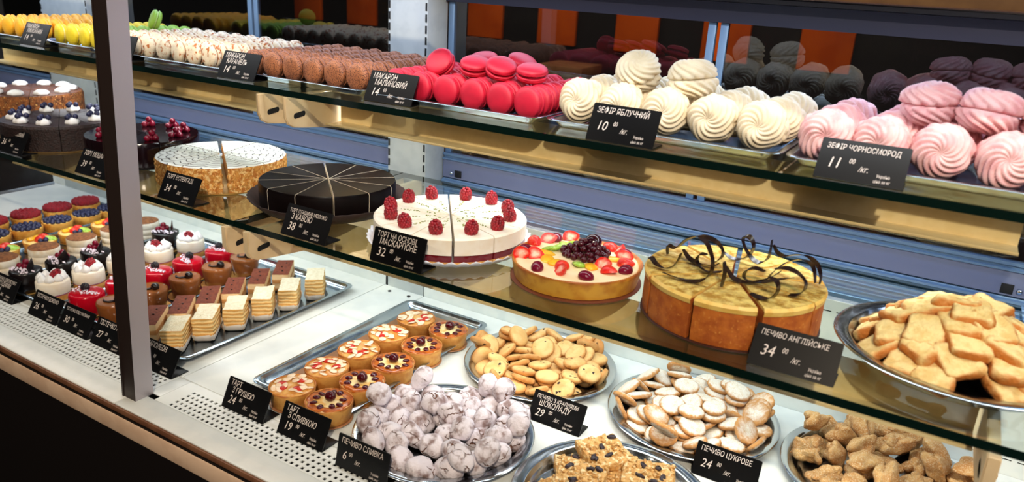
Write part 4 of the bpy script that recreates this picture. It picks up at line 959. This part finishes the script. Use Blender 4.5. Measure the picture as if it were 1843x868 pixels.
minis((.735, .806, .880, .960, 1.050), -1.540, 'dark_mini_cake', 'small black cake with cranberries and chocolate plaque', 'cake', 'dark berry mini cakes', b_dark)
tira = cyl('body', [(.0001, 0), (.0305, 0), (.031, .001), (.031, .010), (.0302, .011), (.031, .012), (.031, .024), (.0302, .025), (.031, .026), (.031, .039), (.030, .0405), (.0001, .0405)], food('cream_biscuit', (240, 232, 218), (224, 206, 176), 50, .6, bump=.2)); tcoc = cyl('cocoa_topping', [(.0001, .040), (.0298, .040), (.0302, .0412), (.028, .0425), (.0001, .0428)], food('cocoa_dust', (146, 92, 54), (108, 62, 34), 160, .9, bump=.6, bscale=600))
def b_tira(t, i): part('body', tira, t, (0, 0, .0012)); part('cocoa_topping', tcoc, t, (0, 0, .0012), label='brown cocoa dusting')
minis((.742, .828, .912, .992, 1.070), -1.642, 'cocoa_cream_cake', 'small round layered cream cake with cocoa dusted top', 'cake', 'cocoa dusted cream cakes', b_tira, (0, -.001, -.002, -.002, -.002))
ft_crust = cyl('crust', [(.0001, 0), (.030, 0), (.031, .001), (.0345, .020), (.034, .022), (.032, .0215), (.031, .018), (.0001, .018)], food('small_tart_crust', (236, 178, 84), (214, 142, 52), 60, .6, bump=.3, bscale=300))
fcust = cyl('custard', [(.0001, .0182), (.0318, .0182), (.031, .021), (.0001, .023)], plain('custard_yellow', (252, 222, 140), .3))
def b_fruit(t, i):
    part('crust', ft_crust, t, (0, 0, .0012)); part('custard', fcust, t, (0, 0, .0012))
    part('strawberry_half', SH, t, (.006, -.004, .0265), (.3, -.4, 1.2)); part('strawberry_half', SH, t, (.002, .010, .0265), (-.4, -.3, 3.2)); part('kiwi_slice', KW, t, (.018, .010, .0262), (.3, .3, .6)); part('mango_piece', MG, t, (-.016, -.006, .0256), (.1, .1, 2)); part('mango_piece', MG, t, (-.010, .014, .0256), (.1, .1, 1))
    for dx, dy in ((.018, -.002), (.022, -.008), (.014, -.014)): part('blueberry', BLU, t, (dx, dy, .0270))
minis((.790, .872, .952, 1.032), -1.7425, 'fruit_tartlet', 'small yellow custard tartlet with strawberry, kiwi and blueberries', 'tartlet', 'small mixed fruit tartlets', b_fruit)
def b_berry(me, n, r0):
    def f(t, i):
        part('crust', ft_crust, t, (0, 0, .0012)); part('custard', fcust, t, (0, 0, .0012))
        k = 0
        for ring, (r, m, z) in enumerate(((.026, 14, 0), (.0165, 9, .0015), (.007, 4, .002), (0, 1, .006))):
            for q in range(m):
                a = q * 2 * PI / m + ring; part('blueberry' if me is BLU else 'raspberry', me, t, (r * math.cos(a), r * math.sin(a), .0245 + z if me is BLU else .0228 + z), (0, 0, a), scale=None if me is BLU else (.72, .72, .62))
    return f
minis((.755, .828, .901, .974, 1.047, 1.118 - .006), -1.850, 'blueberry_tartlet', 'small round tartlet covered in blueberries', 'tartlet', 'blueberry tartlets', b_berry(BLU, 0, 0))
minis((.790, .868, .946, 1.024, 1.098), -1.937, 'raspberry_tartlet', 'small round tartlet heaped with raspberries', 'tartlet', 'raspberry tartlets', b_berry(RASP, 0, 0))
# ================================================================ heaped platters (resting poses)
PILES = {"chip":[[0,267,467,74,54,0,0,-999],[1,641,254,71,342,0,0,940],[2,42,69,73,721,0,0,693],[0,-566,-419,74,531,0,0,847],[1,944,271,120,707,180,31,683],[2,-235,203,122,300,130,-104,-940],[0,-632,686,74,993,0,0,-116],[1,163,-470,71,0,969,-249,0],[2,-237,629,73,664,0,0,748],[0,-855,-529,216,18,-596,392,-701],[1,713,624,73,817,5,-4,577],[2,871,54,159,290,42,-307,906],[0,-407,992,149,337,166,-231,897],[1,508,-667,71,700,0,0,-714],[2,29,-378,172,994,-71,-76,18],[0,-608,298,81,101,22,7,-995],[1,345,248,157,881,111,-54,456],[2,-823,175,134,259,-164,-134,942],[0,825,-466,74,679,0,0,734],[1,-982,519,173,368,-152,-904,-156],[2,73,512,171,618,28,-54,-784],[0,476,-126,74,120,0,0,-993],[1,-354,-864,71,576,0,0,-818],[2,328,-105,177,775,1,-3,-633],[0,-972,-148,273,41,-331,171,-927],[1,312,831,72,1,-1000,-2,3],[2,-438,-799,239,973,228,-16,-11],[0,-662,-709,133,102,-888,445,58],[1,748,565,172,972,6,-2,235],[2,-205,-1112,250,349,103,-839,405],[0,528,1029,224,111,-479,-681,-543],[1,-295,-142,71,992,0,0,129],[2,125,-847,73,531,0,0,-847],[0,-908,-235,74,504,0,0,864],[1,1154,44,210,144,-828,130,-527],[2,12,927,123,968,-123,-117,186],[0,-501,-68,139,806,-219,-89,543],[1,420,-495,170,0,667,745,0],[2,-221,656,208,621,45,-99,-777],[0,463,-953,193,221,693,682,73],[1,-573,-477,238,339,-218,-36,-915],[2,345,735,212,844,-128,42,-519],[0,-698,766,251,934,-39,-325,142],[1,215,484,312,750,97,94,-648],[2,102,-773,222,64,170,-957,226],[0,644,877,271,258,-644,-527,-491],[1,690,-232,180,799,-74,19,-597],[2,-40,144,380,277,138,-317,897],[0,-389,103,239,262,-153,164,939],[1,-190,-642,121,981,-167,95,36],[2,576,672,382,160,248,861,-414],[0,470,5,269,292,107,214,926],[1,-993,145,169,530,-116,-177,821],[2,817,533,272,457,2,-6,889],[0,-1156,-108,265,47,817,-105,-565],[1,107,-1030,179,5,306,952,-20],[2,-492,750,239,778,145,-156,-591],[0,767,-274,277,995,-52,56,-66],[1,441,943,382,926,168,-333,-59],[2,636,402,331,943,250,-169,-142],[0,-198,-412,235,871,-30,-377,-315],[1,124,1068,265,62,-232,30,970],[2,416,-531,271,125,0,0,-992],[0,-136,428,305,491,38,-233,839],[1,-850,359,265,219,-57,-159,-961],[2,927,21,268,204,-492,814,233],[0,84,205,286,581,243,-246,737],[1,-636,-104,237,804,-71,-327,491],[2,146,-298,295,987,-74,-118,-78],[0,-125,-146,266,928,-325,-183,-12],[1,36,-662,313,985,-135,6,102],[2,-830,359,371,176,-50,-161,-970],[0,508,318,371,749,80,-261,604],[1,689,-54,385,4,-931,-366,-10],[2,-173,891,284,695,-52,298,652],[0,783,-644,210,807,267,83,-520],[1,-989,-425,419,359,933,23,-16],[2,-586,229,412,60,-367,61,-926],[0,1024,-183,367,418,171,-59,890],[1,-473,421,191,963,-189,37,-190]],"crinkle":[[0,109,-453,180,950,287,-37,-115],[1,604,-719,177,674,83,-10,734],[2,-517,383,205,190,-416,-26,889],[0,836,-442,175,230,745,-622,-68],[1,-325,672,177,32,27,81,-996],[2,243,944,169,791,-14,-11,611],[0,-182,284,168,986,-36,59,155],[1,-353,-63,182,31,-253,51,-966],[2,804,-739,407,914,32,303,268],[0,-44,-974,189,98,-216,363,-901],[1,-978,-352,192,127,-808,-459,348],[2,-1032,6,187,277,272,-858,-336],[0,478,-410,209,328,698,-493,402],[1,578,28,192,434,-69,896,-67],[2,-690,-169,171,117,-898,420,-64],[0,151,-99,177,800,-186,138,554],[1,950,321,177,993,16,82,78],[2,313,-972,184,924,116,253,263],[0,-991,365,200,879,284,382,1],[1,-300,-740,196,833,487,-91,-247],[2,-172,984,167,979,-72,36,-185],[0,-248,-410,195,118,-551,-683,464],[1,-740,172,282,722,388,-568,70],[2,188,350,195,138,-340,-841,-397],[0,1050,-155,207,544,28,825,-151],[1,566,876,240,636,524,525,-211],[2,900,645,402,805,-341,360,-326],[0,7,656,207,121,791,29,599],[1,-324,164,436,160,-670,-725,7],[2,702,586,168,13,997,41,-67],[0,892,43,386,157,159,944,-244],[1,375,1031,461,689,314,647,-92],[2,-862,-682,312,323,477,457,678],[0,-709,689,169,501,50,-86,-860],[1,43,1108,394,512,597,347,-511],[2,-589,-530,182,155,956,123,215],[0,479,344,330,492,455,309,675],[1,1056,328,493,862,125,-283,402],[2,-572,-900,241,716,-418,533,172],[0,26,113,371,581,344,673,-302],[1,-891,630,427,373,-443,768,273],[2,407,-125,396,305,-727,608,-95],[0,1028,-435,429,139,600,-561,-553],[1,-1075,-198,466,199,-66,-200,-957]],"sugar":[[0,-694,-102,68,964,0,0,268],[1,567,-137,66,633,0,0,-774],[2,234,904,74,337,10,-14,942],[0,807,-189,120,985,70,155,39],[1,-67,-253,66,293,0,0,-956],[2,-30,110,95,867,-75,-38,-490],[0,-410,839,68,0,-874,-486,0],[1,1071,-368,171,307,-495,743,-329],[2,-691,-384,120,640,145,-81,750],[0,-593,-772,92,714,4,76,696],[1,-197,-821,66,315,0,0,-949],[2,-706,551,68,998,0,0,57],[0,-592,156,122,840,-175,49,-511],[1,-39,589,66,631,0,0,-776],[2,578,65,221,333,-275,473,768],[0,-302,-499,118,982,-6,-130,135],[1,-383,275,138,767,-250,-34,-590],[2,-954,20,139,700,-182,94,684],[0,-40,974,130,575,-127,-133,797],[1,-959,213,198,711,-201,381,556],[2,710,-658,140,129,823,-550,-49],[0,545,890,241,72,-982,-166,50],[1,519,-737,66,750,0,0,-662],[2,268,538,110,901,112,68,413],[0,-756,721,207,972,31,161,170],[1,-132,332,206,71,-914,-330,223],[2,361,939,177,571,-29,92,-815],[0,691,706,98,50,-762,-638,-97],[1,-373,454,150,329,35,267,905],[2,188,-962,104,989,-110,11,100],[0,-147,1026,207,401,-124,-143,896],[1,435,-361,138,681,223,-146,-682],[2,-404,717,188,73,-128,-987,60],[0,817,-312,214,229,94,-117,962],[1,1026,26,203,76,291,953,17],[2,664,-230,327,976,-20,-161,-147],[0,-215,-956,162,714,39,116,-690],[1,95,-603,99,674,-94,-31,-732],[2,611,351,149,147,-143,946,253],[0,793,-676,249,823,-49,58,562],[1,-307,-97,122,27,889,409,203],[2,-641,-623,190,956,-31,68,-284],[0,651,517,147,25,-93,-262,960],[1,90,-651,199,742,-33,94,663],[2,294,-276,175,295,-355,-38,886],[0,-1062,-114,306,418,306,-89,-851],[1,992,468,214,358,257,896,57],[2,949,194,95,690,-65,-51,719],[0,-945,-658,206,521,614,-586,-91],[1,-133,684,236,833,312,127,438],[2,-121,-1012,234,119,-963,-241,28],[0,-89,444,283,738,145,184,633],[1,70,41,211,417,84,-30,905],[2,24,-350,213,982,-178,-2,62],[0,-522,-188,218,810,67,112,572],[1,-788,353,223,637,-121,-168,-742],[2,-378,-275,276,967,1,169,-192],[0,-513,798,307,628,-165,114,752],[1,138,-36,283,163,73,-51,983],[2,-952,460,314,182,318,-77,-927],[0,907,-379,370,380,-55,-905,-181],[1,414,311,184,945,285,-65,-148],[2,-475,136,295,705,-134,-47,694],[0,357,-216,363,997,-4,-40,-70],[1,-581,958,339,780,-459,72,419],[2,183,-622,314,888,-19,140,-438],[0,186,630,266,118,-94,-44,-988],[1,267,254,220,910,311,-60,-270],[2,-39,-125,357,629,273,58,-726],[0,-240,-319,371,563,89,-68,819],[1,-486,-635,262,127,-203,21,-971],[2,920,202,363,257,-292,895,220],[0,518,-920,256,529,239,-174,-795],[1,115,182,365,273,-18,148,950],[2,908,353,345,195,-864,-373,-276],[0,-811,-297,334,965,-168,-143,140],[1,528,518,324,708,-71,-58,-700],[2,192,755,345,993,-60,85,-52],[0,397,758,402,992,-49,93,64],[1,351,-992,269,271,391,878,58],[2,524,540,472,814,119,70,564],[0,-234,296,426,844,32,31,-535],[1,350,-143,452,585,-36,-18,810],[2,901,594,353,113,-885,-387,-232],[0,-941,-533,339,10,81,386,919],[1,-94,-1133,414,162,222,-902,332],[2,-371,-683,311,112,832,-516,-171],[0,90,-430,434,621,-30,43,782]],"knot":[[0,885,-170,177,328,-19,-70,942],[1,-92,641,217,161,310,890,-294],[0,206,-454,178,971,52,36,-229],[1,543,-895,223,212,934,6,287],[0,-616,-513,179,203,54,-53,-976],[1,605,767,219,881,397,122,227],[0,-219,-183,177,42,-580,812,-59],[1,407,338,247,326,-504,-438,669],[0,-881,180,177,815,67,23,575],[1,787,340,182,60,-658,-750,36],[0,-189,-372,470,32,-462,885,-54],[1,11,244,182,5,-103,-992,72],[0,286,983,259,876,-98,-469,52],[1,144,-992,228,883,58,-369,-285],[0,-994,-249,254,513,806,-273,-113],[1,-284,90,436,483,715,451,230],[0,816,-611,261,708,447,-536,-108],[1,-739,631,245,31,-283,-588,757],[0,-111,1022,292,235,-214,-600,734],[1,-375,641,512,182,511,550,636],[0,-482,896,228,548,342,99,-757],[1,-183,-679,195,755,79,139,-636],[0,461,-533,418,613,-5,173,-771],[1,153,369,508,860,-343,-215,312],[0,449,-113,227,60,887,-322,326],[1,1054,-21,668,85,234,967,49],[0,-597,-74,249,493,305,-778,-242],[1,994,-391,487,442,-402,106,-795],[0,1033,196,406,692,116,-122,702],[1,-576,283,433,495,-34,-494,-714],[0,606,503,495,245,879,-354,-205],[1,97,-654,498,355,567,-378,-639],[0,-229,-992,383,70,343,-875,-334],[1,654,55,505,290,-476,-220,-800],[0,148,778,525,932,358,-38,29],[1,-995,391,449,624,-385,-84,675]],"rusk":[],"oat":[]}
chip_m = food('butter_cookie', (234, 194, 130), (222, 174, 106), 50, .7, bump=.3, bscale=500, tc=(196, 130, 62), tpow=(.35, 1.25), spots=(110, .30, .74, (40, 22, 16)))
sugar_m = food('sugared_shortbread', (240, 230, 212), (230, 212, 182), 110, .85, .45, .65, bump=1, bscale=900, bd=.0015, tc=(204, 146, 84), tpow=(.35, 1.0), c3=(250, 246, 240), s3=800, lo3=.5, hi3=.6)
knot_m = food('sugar_pastry', (230, 182, 116), (204, 142, 76), 50, .75, .35, .65, bump=1.2, bscale=700, bd=.002, c3=(236, 208, 164), s3=560, lo3=.48, hi3=.68)
rusk_m = food('pale_biscuit', (240, 214, 148), (224, 188, 116), 60, .75, bump=.9, bscale=200, bd=.003, tc=(196, 116, 40), tpow=(.25, 1.05))
oat_m = food('oat_bar', (230, 186, 116), (204, 148, 76), 130, .6, .35, .65, bump=1.2, bscale=170, bd=.004, c3=(246, 222, 172), s3=170, lo3=.54, hi3=.62)
def crinkle_mat():
    n = NT('sugar_crackle'); v = n.coords(); w = n.n('ShaderNodeVectorMath', {0: v, 1: n.n('ShaderNodeVectorMath', {0: n.n('ShaderNodeTexNoise', {'Vector': v, 'Scale': 90.0}).outputs['Color'], 'Scale': .014}, operation='SCALE').outputs[0]}, operation='ADD').outputs[0]
    d = n.n('ShaderNodeTexVoronoi', {'Vector': w, 'Scale': 36.0}, feature='DISTANCE_TO_EDGE').outputs['Distance']
    m = n.ramp(n.noise(v, 45, 2), .42, .62)
    cr = n.n('ShaderNodeMath', {0: n.ramp(d, .008, .038, 1, 0), 1: n.ramp(n.noise(v, 34, 2), .47, .6)}, operation='MULTIPLY').outputs[0]
    f = n.n('ShaderNodeMath', {0: cr, 1: n.ramp(n.noise(v, 55, 4), .47, .68, 0, .8)}, operation='MAXIMUM').outputs[0]
    col = n.mix(f, lin((228, 220, 227)), lin((106, 62, 40)))
    h = n.n('ShaderNodeMath', {0: n.noise(v, 260, 3), 1: n.n('ShaderNodeMath', {0: cr, 1: 2.5}, operation='MULTIPLY').outputs[0]}, operation='SUBTRACT').outputs[0]
    return n.done(col, .85, h, .7, .002)
crk_m = crinkle_mat()
def disc_me(name, mat, r, h, e, scal=0, seed=0, dome=.5):
    bm = bmesh.new(); prof = [(.0001, -h * .5), (r * .85, -h * .5), (r * .96, -h * .42), (r, -h * .1), (r * .985, h * .08), (r * .9, h * .26), (r * .7, h * .42), (r * .35, h * .5), (.0001, h * .52)]
    lathe(bm, prof, 48, rf=lambda a, j: 1 + (scal * math.sin(a * 15) if 2 <= j <= 5 else 0), cap0=False, cap1=False)
    for v in bm.verts: v.co.x *= e; v.co.y /= e
    toast(bm, lambda c: (math.hypot(c.x / e, c.y * e) / r) ** 5 * (1 if c.z > -h * .1 else 1.2) + (.3 if c.z < -h * .3 else 0))
    rough_up(bm, .0009, 90, seed); return M(name, bm, mat, True)
def blob_me(name, mat, a, b, c, amp, seed, sc1=45):
    bm = bmesh.new(); bmesh.ops.create_icosphere(bm, subdivisions=4, radius=1)
    for v in bm.verts: v.co = Vector((v.co.x * a, v.co.y * b, v.co.z * c))
    rough_up(bm, amp, sc1, seed); rough_up(bm, amp * .4, sc1 * 2.6, seed + 3); return M(name, bm, mat, True)
def knot_me(seed, a, b, c):
    """a dough triangle folded over itself: a pillow with a rolled flap across the top"""
    bm = bmesh.new(); r2 = random.Random(seed)
    def pillow(sx, sy, sz, n, ph, T):
        vs = bmesh.ops.create_icosphere(bm, subdivisions=4, radius=1)['verts']
        for v in vs:
            x, y, z = v.co; an = math.atan2(y, x); k = 1 + .20 * math.cos(n * an + ph)
            v.co = T @ Vector((x * sx * k, y * sy * k, z * sz * (1 - .25 * (x * x + y * y))))
        return vs
    pillow(a, b, c * .78, 3, r2.random() * 6, Matrix.Translation((0, 0, -c * .22)))
    pillow(a * .80, b * .52, c * .62, 2, .4, Matrix.Translation((a * .06, b * .1, c * .42)) @ Matrix.Rotation(r2.uniform(-.6, .6), 4, 'Z') @ Matrix.Rotation(.25, 4, 'Y'))
    pillow(a * .42, b * .40, c * .52, 3, 1, Matrix.Translation((-a * .52, -b * .34, c * .25)))
    rough_up(bm, .0046, 60, seed); rough_up(bm, .0016, 150, seed + 2); return M('pastry', bm, knot_m, True)
def rusk_me(l, w, h, seed):
    bm = bmesh.new(); P = rrect(l, w, .010, 6)
    def ring(s, z): return [(x * s if abs(s) else 0, y * s, z) for x, y in P]
    rings_mesh(bm, [ring(.02, -h * .5), ring(.5, -h * .5), ring(.93, -h * .5), ring(.99, -h * .3), ring(1, 0), ring(.985, h * .3), ring(.92, h * .48), ring(.78, h * .52), ring(.5, h * .5), ring(.25, h * .47), ring(.02, h * .46)])
    bmesh.ops.subdivide_edges(bm, edges=[e for e in bm.edges if e.calc_length() > .009], cuts=2, use_grid_fill=True)
    toast(bm, lambda c: max(abs(c.x) / (l / 2), abs(c.y) / (w / 2)) ** 4.5 + (.2 if c.z < -h * .2 else 0))
    rough_up(bm, .0034, 52, seed); rough_up(bm, .0022, 120, seed + 1); return M('biscuit', bm, rusk_m, True)
def oat_me(l, w, h, seed):
    me = block_me('oat_bar', w, l, h, [oat_m, oat_m], .0032, 1, seed, (20, 22, 6)); bm = bmesh.new(); bm.from_mesh(me); bpy.data.meshes.remove(me)
    for v in bm.verts: v.co.z -= h / 2
    r2 = random.Random(seed)
    for q in range(60):
        x, y = r2.uniform(-.48, .48) * l, r2.uniform(-.48, .48) * w; vs = ball(bm, (0, 0, 0), .0042, 1, 1, .75, .3); Rm = Euler((r2.uniform(-.6, .6), r2.uniform(-.6, .6), r2.random() * 6)).to_matrix()
        for v in vs: v.co = Rm @ v.co + Vector((x, y, h / 2 + r2.uniform(-.0005, .0016)))
    return M('bar', bm, oat_m, True)
SPEC = {
 'chip': ('cookie', 'chocolate_chip_cookie', 'small chocolate chip butter cookie', 'chocolate chip cookies on the platter', 'cookie heap', [disc_me('cookie', chip_m, .0197, .0102, 1, 0, 1), disc_me('cookie', chip_m, .0187, .0097, 1.08, 0, 2), disc_me('cookie', chip_m, .0204, .0100, 1, 0, 3)]),
 'crinkle': ('cookie', 'crinkle_cookie', 'sugar dusted crinkle cookie', 'sugar dusted crinkle cookies', 'crinkle heap', [blob_me('cookie', crk_m, .0200, .0187, .0145, .0046, 1, 42), blob_me('cookie', crk_m, .0189, .0182, .0155, .0046, 2, 42), blob_me('cookie', crk_m, .0222, .0175, .0143, .0050, 3, 42), blob_me('cookie', crk_m, .0196, .0190, .0150, .0050, 6, 42)]),
 'sugar': ('cookie', 'shortbread_cookie', 'scalloped shortbread cookie under powdered sugar', 'sugared shortbread cookies', 'shortbread heap', [disc_me('cookie', sugar_m, .0204, .0088, 1, .025, 4), disc_me('cookie', sugar_m, .0199, .0085, 1.1, .025, 5), disc_me('cookie', sugar_m, .0214, .0088, 1, .025, 6)]),
 'knot': ('pastry', 'sugar_pastry', 'folded golden sugar pastry', 'folded sugar pastries', 'pastry heap', [knot_me(1, .0240, .0198, .0142), knot_me(5, .0230, .0202, .0147), knot_me(9, .0250, .0190, .0139)]),
 'rusk': ('biscuit', 'rectangular_biscuit', 'pale rectangular biscuit with golden edges', 'rectangular biscuits', 'biscuit heap', [rusk_me(.0470, .0405, .0108, 1), rusk_me(.0510, .0380, .0108, 2), rusk_me(.0450, .0425, .0108, 3), rusk_me(.0480, .0395, .0108, 4)]),
 'oat': ('bar', 'oat_bar', 'crumbly oat bar with raisins', 'oat and raisin bars', 'oat bar heap', [oat_me(.0680, .0600, .0142, 1), oat_me(.0630, .0630, .0142, 2)])}
bm = bmesh.new(); ball(bm, (0, 0, 0), .0052, 2, 1.35, .8, .6); rough_up(bm, .0016, 320, 1); RAIS = M('raisin', bm, food('raisin', (44, 22, 30), (26, 12, 18), 300, .35, bump=.5))
CELL = [['back left', 'back', 'back right'], ['left side', 'middle', 'right side'], ['front left', 'front', 'front right']]
def heap(key):
    cat, name, desc, group, heapn, mes = SPEC[key]; px, py, pz = PL[key]; items = []
    vx, vy = Vector((-px, -py)).normalized()      # towards the customer
    for m, x, y, z, qw, qx, qy, qz in PILES[key]:
        x, y, z = x / 1e4, y / 1e4, z / 1e4
        d = x * vx + y * vy; s = -x * vy + y * vx    # near/far and left/right as the customer sees it
        r = 0 if d < -.036 else 2 if d > .036 else 1; c = 0 if s < -.036 else 2 if s > .036 else 1
        items.append([m, Vector((px + x, py + y, pz + z + .0004)), Quaternion((qw, qx, qy, qz)).normalized(), r, c, s])
    cnt = {}
    for it in sorted(items, key=lambda q: q[5]):
        k = (it[3], it[4]); cnt[k] = cnt.get(k, 0) + 1
        lab = '%s, %s of heap, %s from left' % (desc, CELL[it[3]][it[4]], ORD[cnt[k] - 1] if cnt[k] <= 14 else '%dth' % cnt[k])
        o = thing(name, lab, cat, it[1], group=group, me=mes[(it[0] if len(mes) != 4 else int(abs(it[1].x * 9e4))) % len(mes)])
        o.rotation_mode = 'QUATERNION'; o.rotation_quaternion = it[2]
        if key == 'oat':
            up = 1 if (it[2] @ Vector((0, 0, 1))).z > 0 else -1
            for q in range(5): part('raisin', RAIS, o, (rnd.uniform(-.026, .026), rnd.uniform(-.022, .022), up * .0084), (rnd.uniform(-.4, .4), rnd.uniform(-.4, .4), rnd.random() * 6), label='dark raisin')
# the oat bars lie in two flat layers
def oatq(rz, rx=0, ry=0):
    q = Euler((rx, ry, rz), 'XYZ').to_quaternion(); return [q.w, q.x, q.y, q.z]
PILES['oat'] = [[i % 2, x * 10, y * 10, z * 10 + 22] + oatq(r, rx, ry) for i, (x, y, z, r, rx, ry) in enumerate([
    (-60, 29, 11, .55, 0, 0), (0, 66, 11, .04, 0, 0), (60, 31, 11, -.55, 0, 0), (-60, -32, 11, -.5, 0, 0), (0, 2, 11, .1, 0, 0), (60, -30, 11, .5, 0, 0), (0, -65, 11, -.1, 0, 0),
    (-42, 66, 26.5, .95, .05, .02), (30, 50, 27, .25, -.03, -.05), (-44, -6, 27, .2, 0, .04), (36, -22, 27, .6, .04, 0), (-26, -66, 26.5, .3, 0, 0), (72, 14, 26.5, -.2, .02, .03)])]
# rectangular biscuits shingled outward over a dome
L_ = []; rq = random.Random(4)
for cnt_, rad, zz, tilt in ((13, .093, .0185, .42), (11, .077, .0335, .42), (9, .058, .0465, .38), (6, .036, .0575, .26), (3, .016, .0680, .12)):
    for i in range(cnt_):
        a = 2 * PI * i / cnt_ + rq.uniform(-.12, .12) + zz * 40; r = rad + rq.uniform(-.005, .005)
        q = (Matrix.Rotation(a, 3, 'Z') @ Matrix.Rotation(tilt + rq.uniform(-.2, .22), 3, 'Y') @ Matrix.Rotation(rq.uniform(-.16, .16), 3, 'X') @ Matrix.Rotation(rq.uniform(-.6, .6), 3, 'Z')).to_quaternion()
        L_.append([i % 4, r * math.cos(a) * 1e4, r * math.sin(a) * 1e4, (zz + rq.uniform(-.001, .0015)) * 1e4, q.w, q.x, q.y, q.z])
PILES['rusk'] = L_
for k in SPEC: heap(k)
# ================================================================ light and camera
def area(name, loc, target, sx, sy, power, col):
    L = bpy.data.lights.new(name, 'AREA'); L.shape = 'RECTANGLE'; L.size = sx; L.size_y = sy; L.energy = power; L.color = col
    o = bpy.data.objects.new(name, L); COL.objects.link(o); o.location = loc
    o.rotation_euler = (Vector(target) - Vector(loc)).to_track_quat('-Z', 'Y').to_euler(); return o
def spot(name, loc, target, power, col, ang, rad=.03, blend=.5):
    L = bpy.data.lights.new(name, 'SPOT'); L.energy = power; L.color = col; L.spot_size = math.radians(ang); L.shadow_soft_size = rad; L.spot_blend = blend
    o = bpy.data.objects.new(name, L); COL.objects.link(o); o.location = loc
    o.rotation_euler = (Vector(target) - Vector(loc)).to_track_quat('-Z', 'Y').to_euler(); return o
# lamp bar inside the case top, tubes behind the beige troughs, shop ceiling spots
area('case_top_lamp', (-.95, .865, .6445), (-.95, .93, 0), 3.3, .08, 10.5, (.94, .97, 1.0))
area('case_rear_lamp', (-.95, 1.13, .666), (-.95, 1.0, .3), 3.2, .04, 7, (.56, .70, 1.0))
area('shelf_tube_upper', (-.95, 1.02, .440), (-.95, 1.0, 0), 2.0, .025, 5.5, (.93, .97, 1.0))
area('shelf_tube_middle', (-.95, .93, .246), (-.95, .93, 0), 2.0, .03, 3.7, (.94, .98, 1.0))
spot('ceiling_spot', (.45, -.75, 1.75), (-.55, .95, .35), 180, (1.0, .81, .60), 60)
spot('ceiling_spot', (-1.3, -.75, 1.75), (-1.5, .9, .35), 50, (1.0, .82, .60), 60)
area('back_room_fill', (-1.2, 2.2, 1.6), (-1.2, 3.0, .5), 2.5, .2, 19, (1.0, .8, .6))  # unseen fill light added so the orange panels show behind the doors
area('shop_side_fill', (1.6, -1.6, 1.9), (-.6, .7, .2), 1.6, 1.6, 26, (1.0, .92, .88))  # large soft fill added on the shop side to brighten the front post
w = bpy.data.worlds.new('world'); sc.world = w; w.use_nodes = True
w.node_tree.nodes['Background'].inputs[0].default_value = (.9, .85, .8, 1); w.node_tree.nodes['Background'].inputs[1].default_value = .022
cam = bpy.data.cameras.new('camera'); co = bpy.data.objects.new('camera', cam); COL.objects.link(co); sc.camera = co
F, RX = 1373.4856, [[0.8557261, 0.51451109, 0.05487421], [0.21260062, -0.25293067, -0.94383635], [-0.4717349, 0.81933169, -0.32582475]]
cam.sensor_fit = 'HORIZONTAL'; cam.sensor_width = 36; cam.lens = F / 1843 * 36; cam.clip_start = .01; cam.clip_end = 50
R3 = Matrix((RX[0], [-x for x in RX[1]], [-x for x in RX[2]])).transposed()
co.matrix_world = Matrix.Translation((0, 0, .65)) @ R3.to_4x4()
cam.dof.use_dof = True; cam.dof.focus_distance = 1.22; cam.dof.aperture_fstop = 5.6
for o in list(sc.objects):
    if o.parent is None: o.location.z += DZ
sc.view_settings.view_transform = 'Standard'; sc.view_settings.look = 'None'; sc.view_settings.gamma = 1; sc.view_settings.use_curve_mapping = False
sc.view_settings.exposure = -0.22
sc.cycles.use_denoising = True; sc.cycles.transparent_max_bounces = 24; sc.cycles.max_bounces = 8; sc.cycles.caustics_reflective = False; sc.cycles.caustics_refractive = False
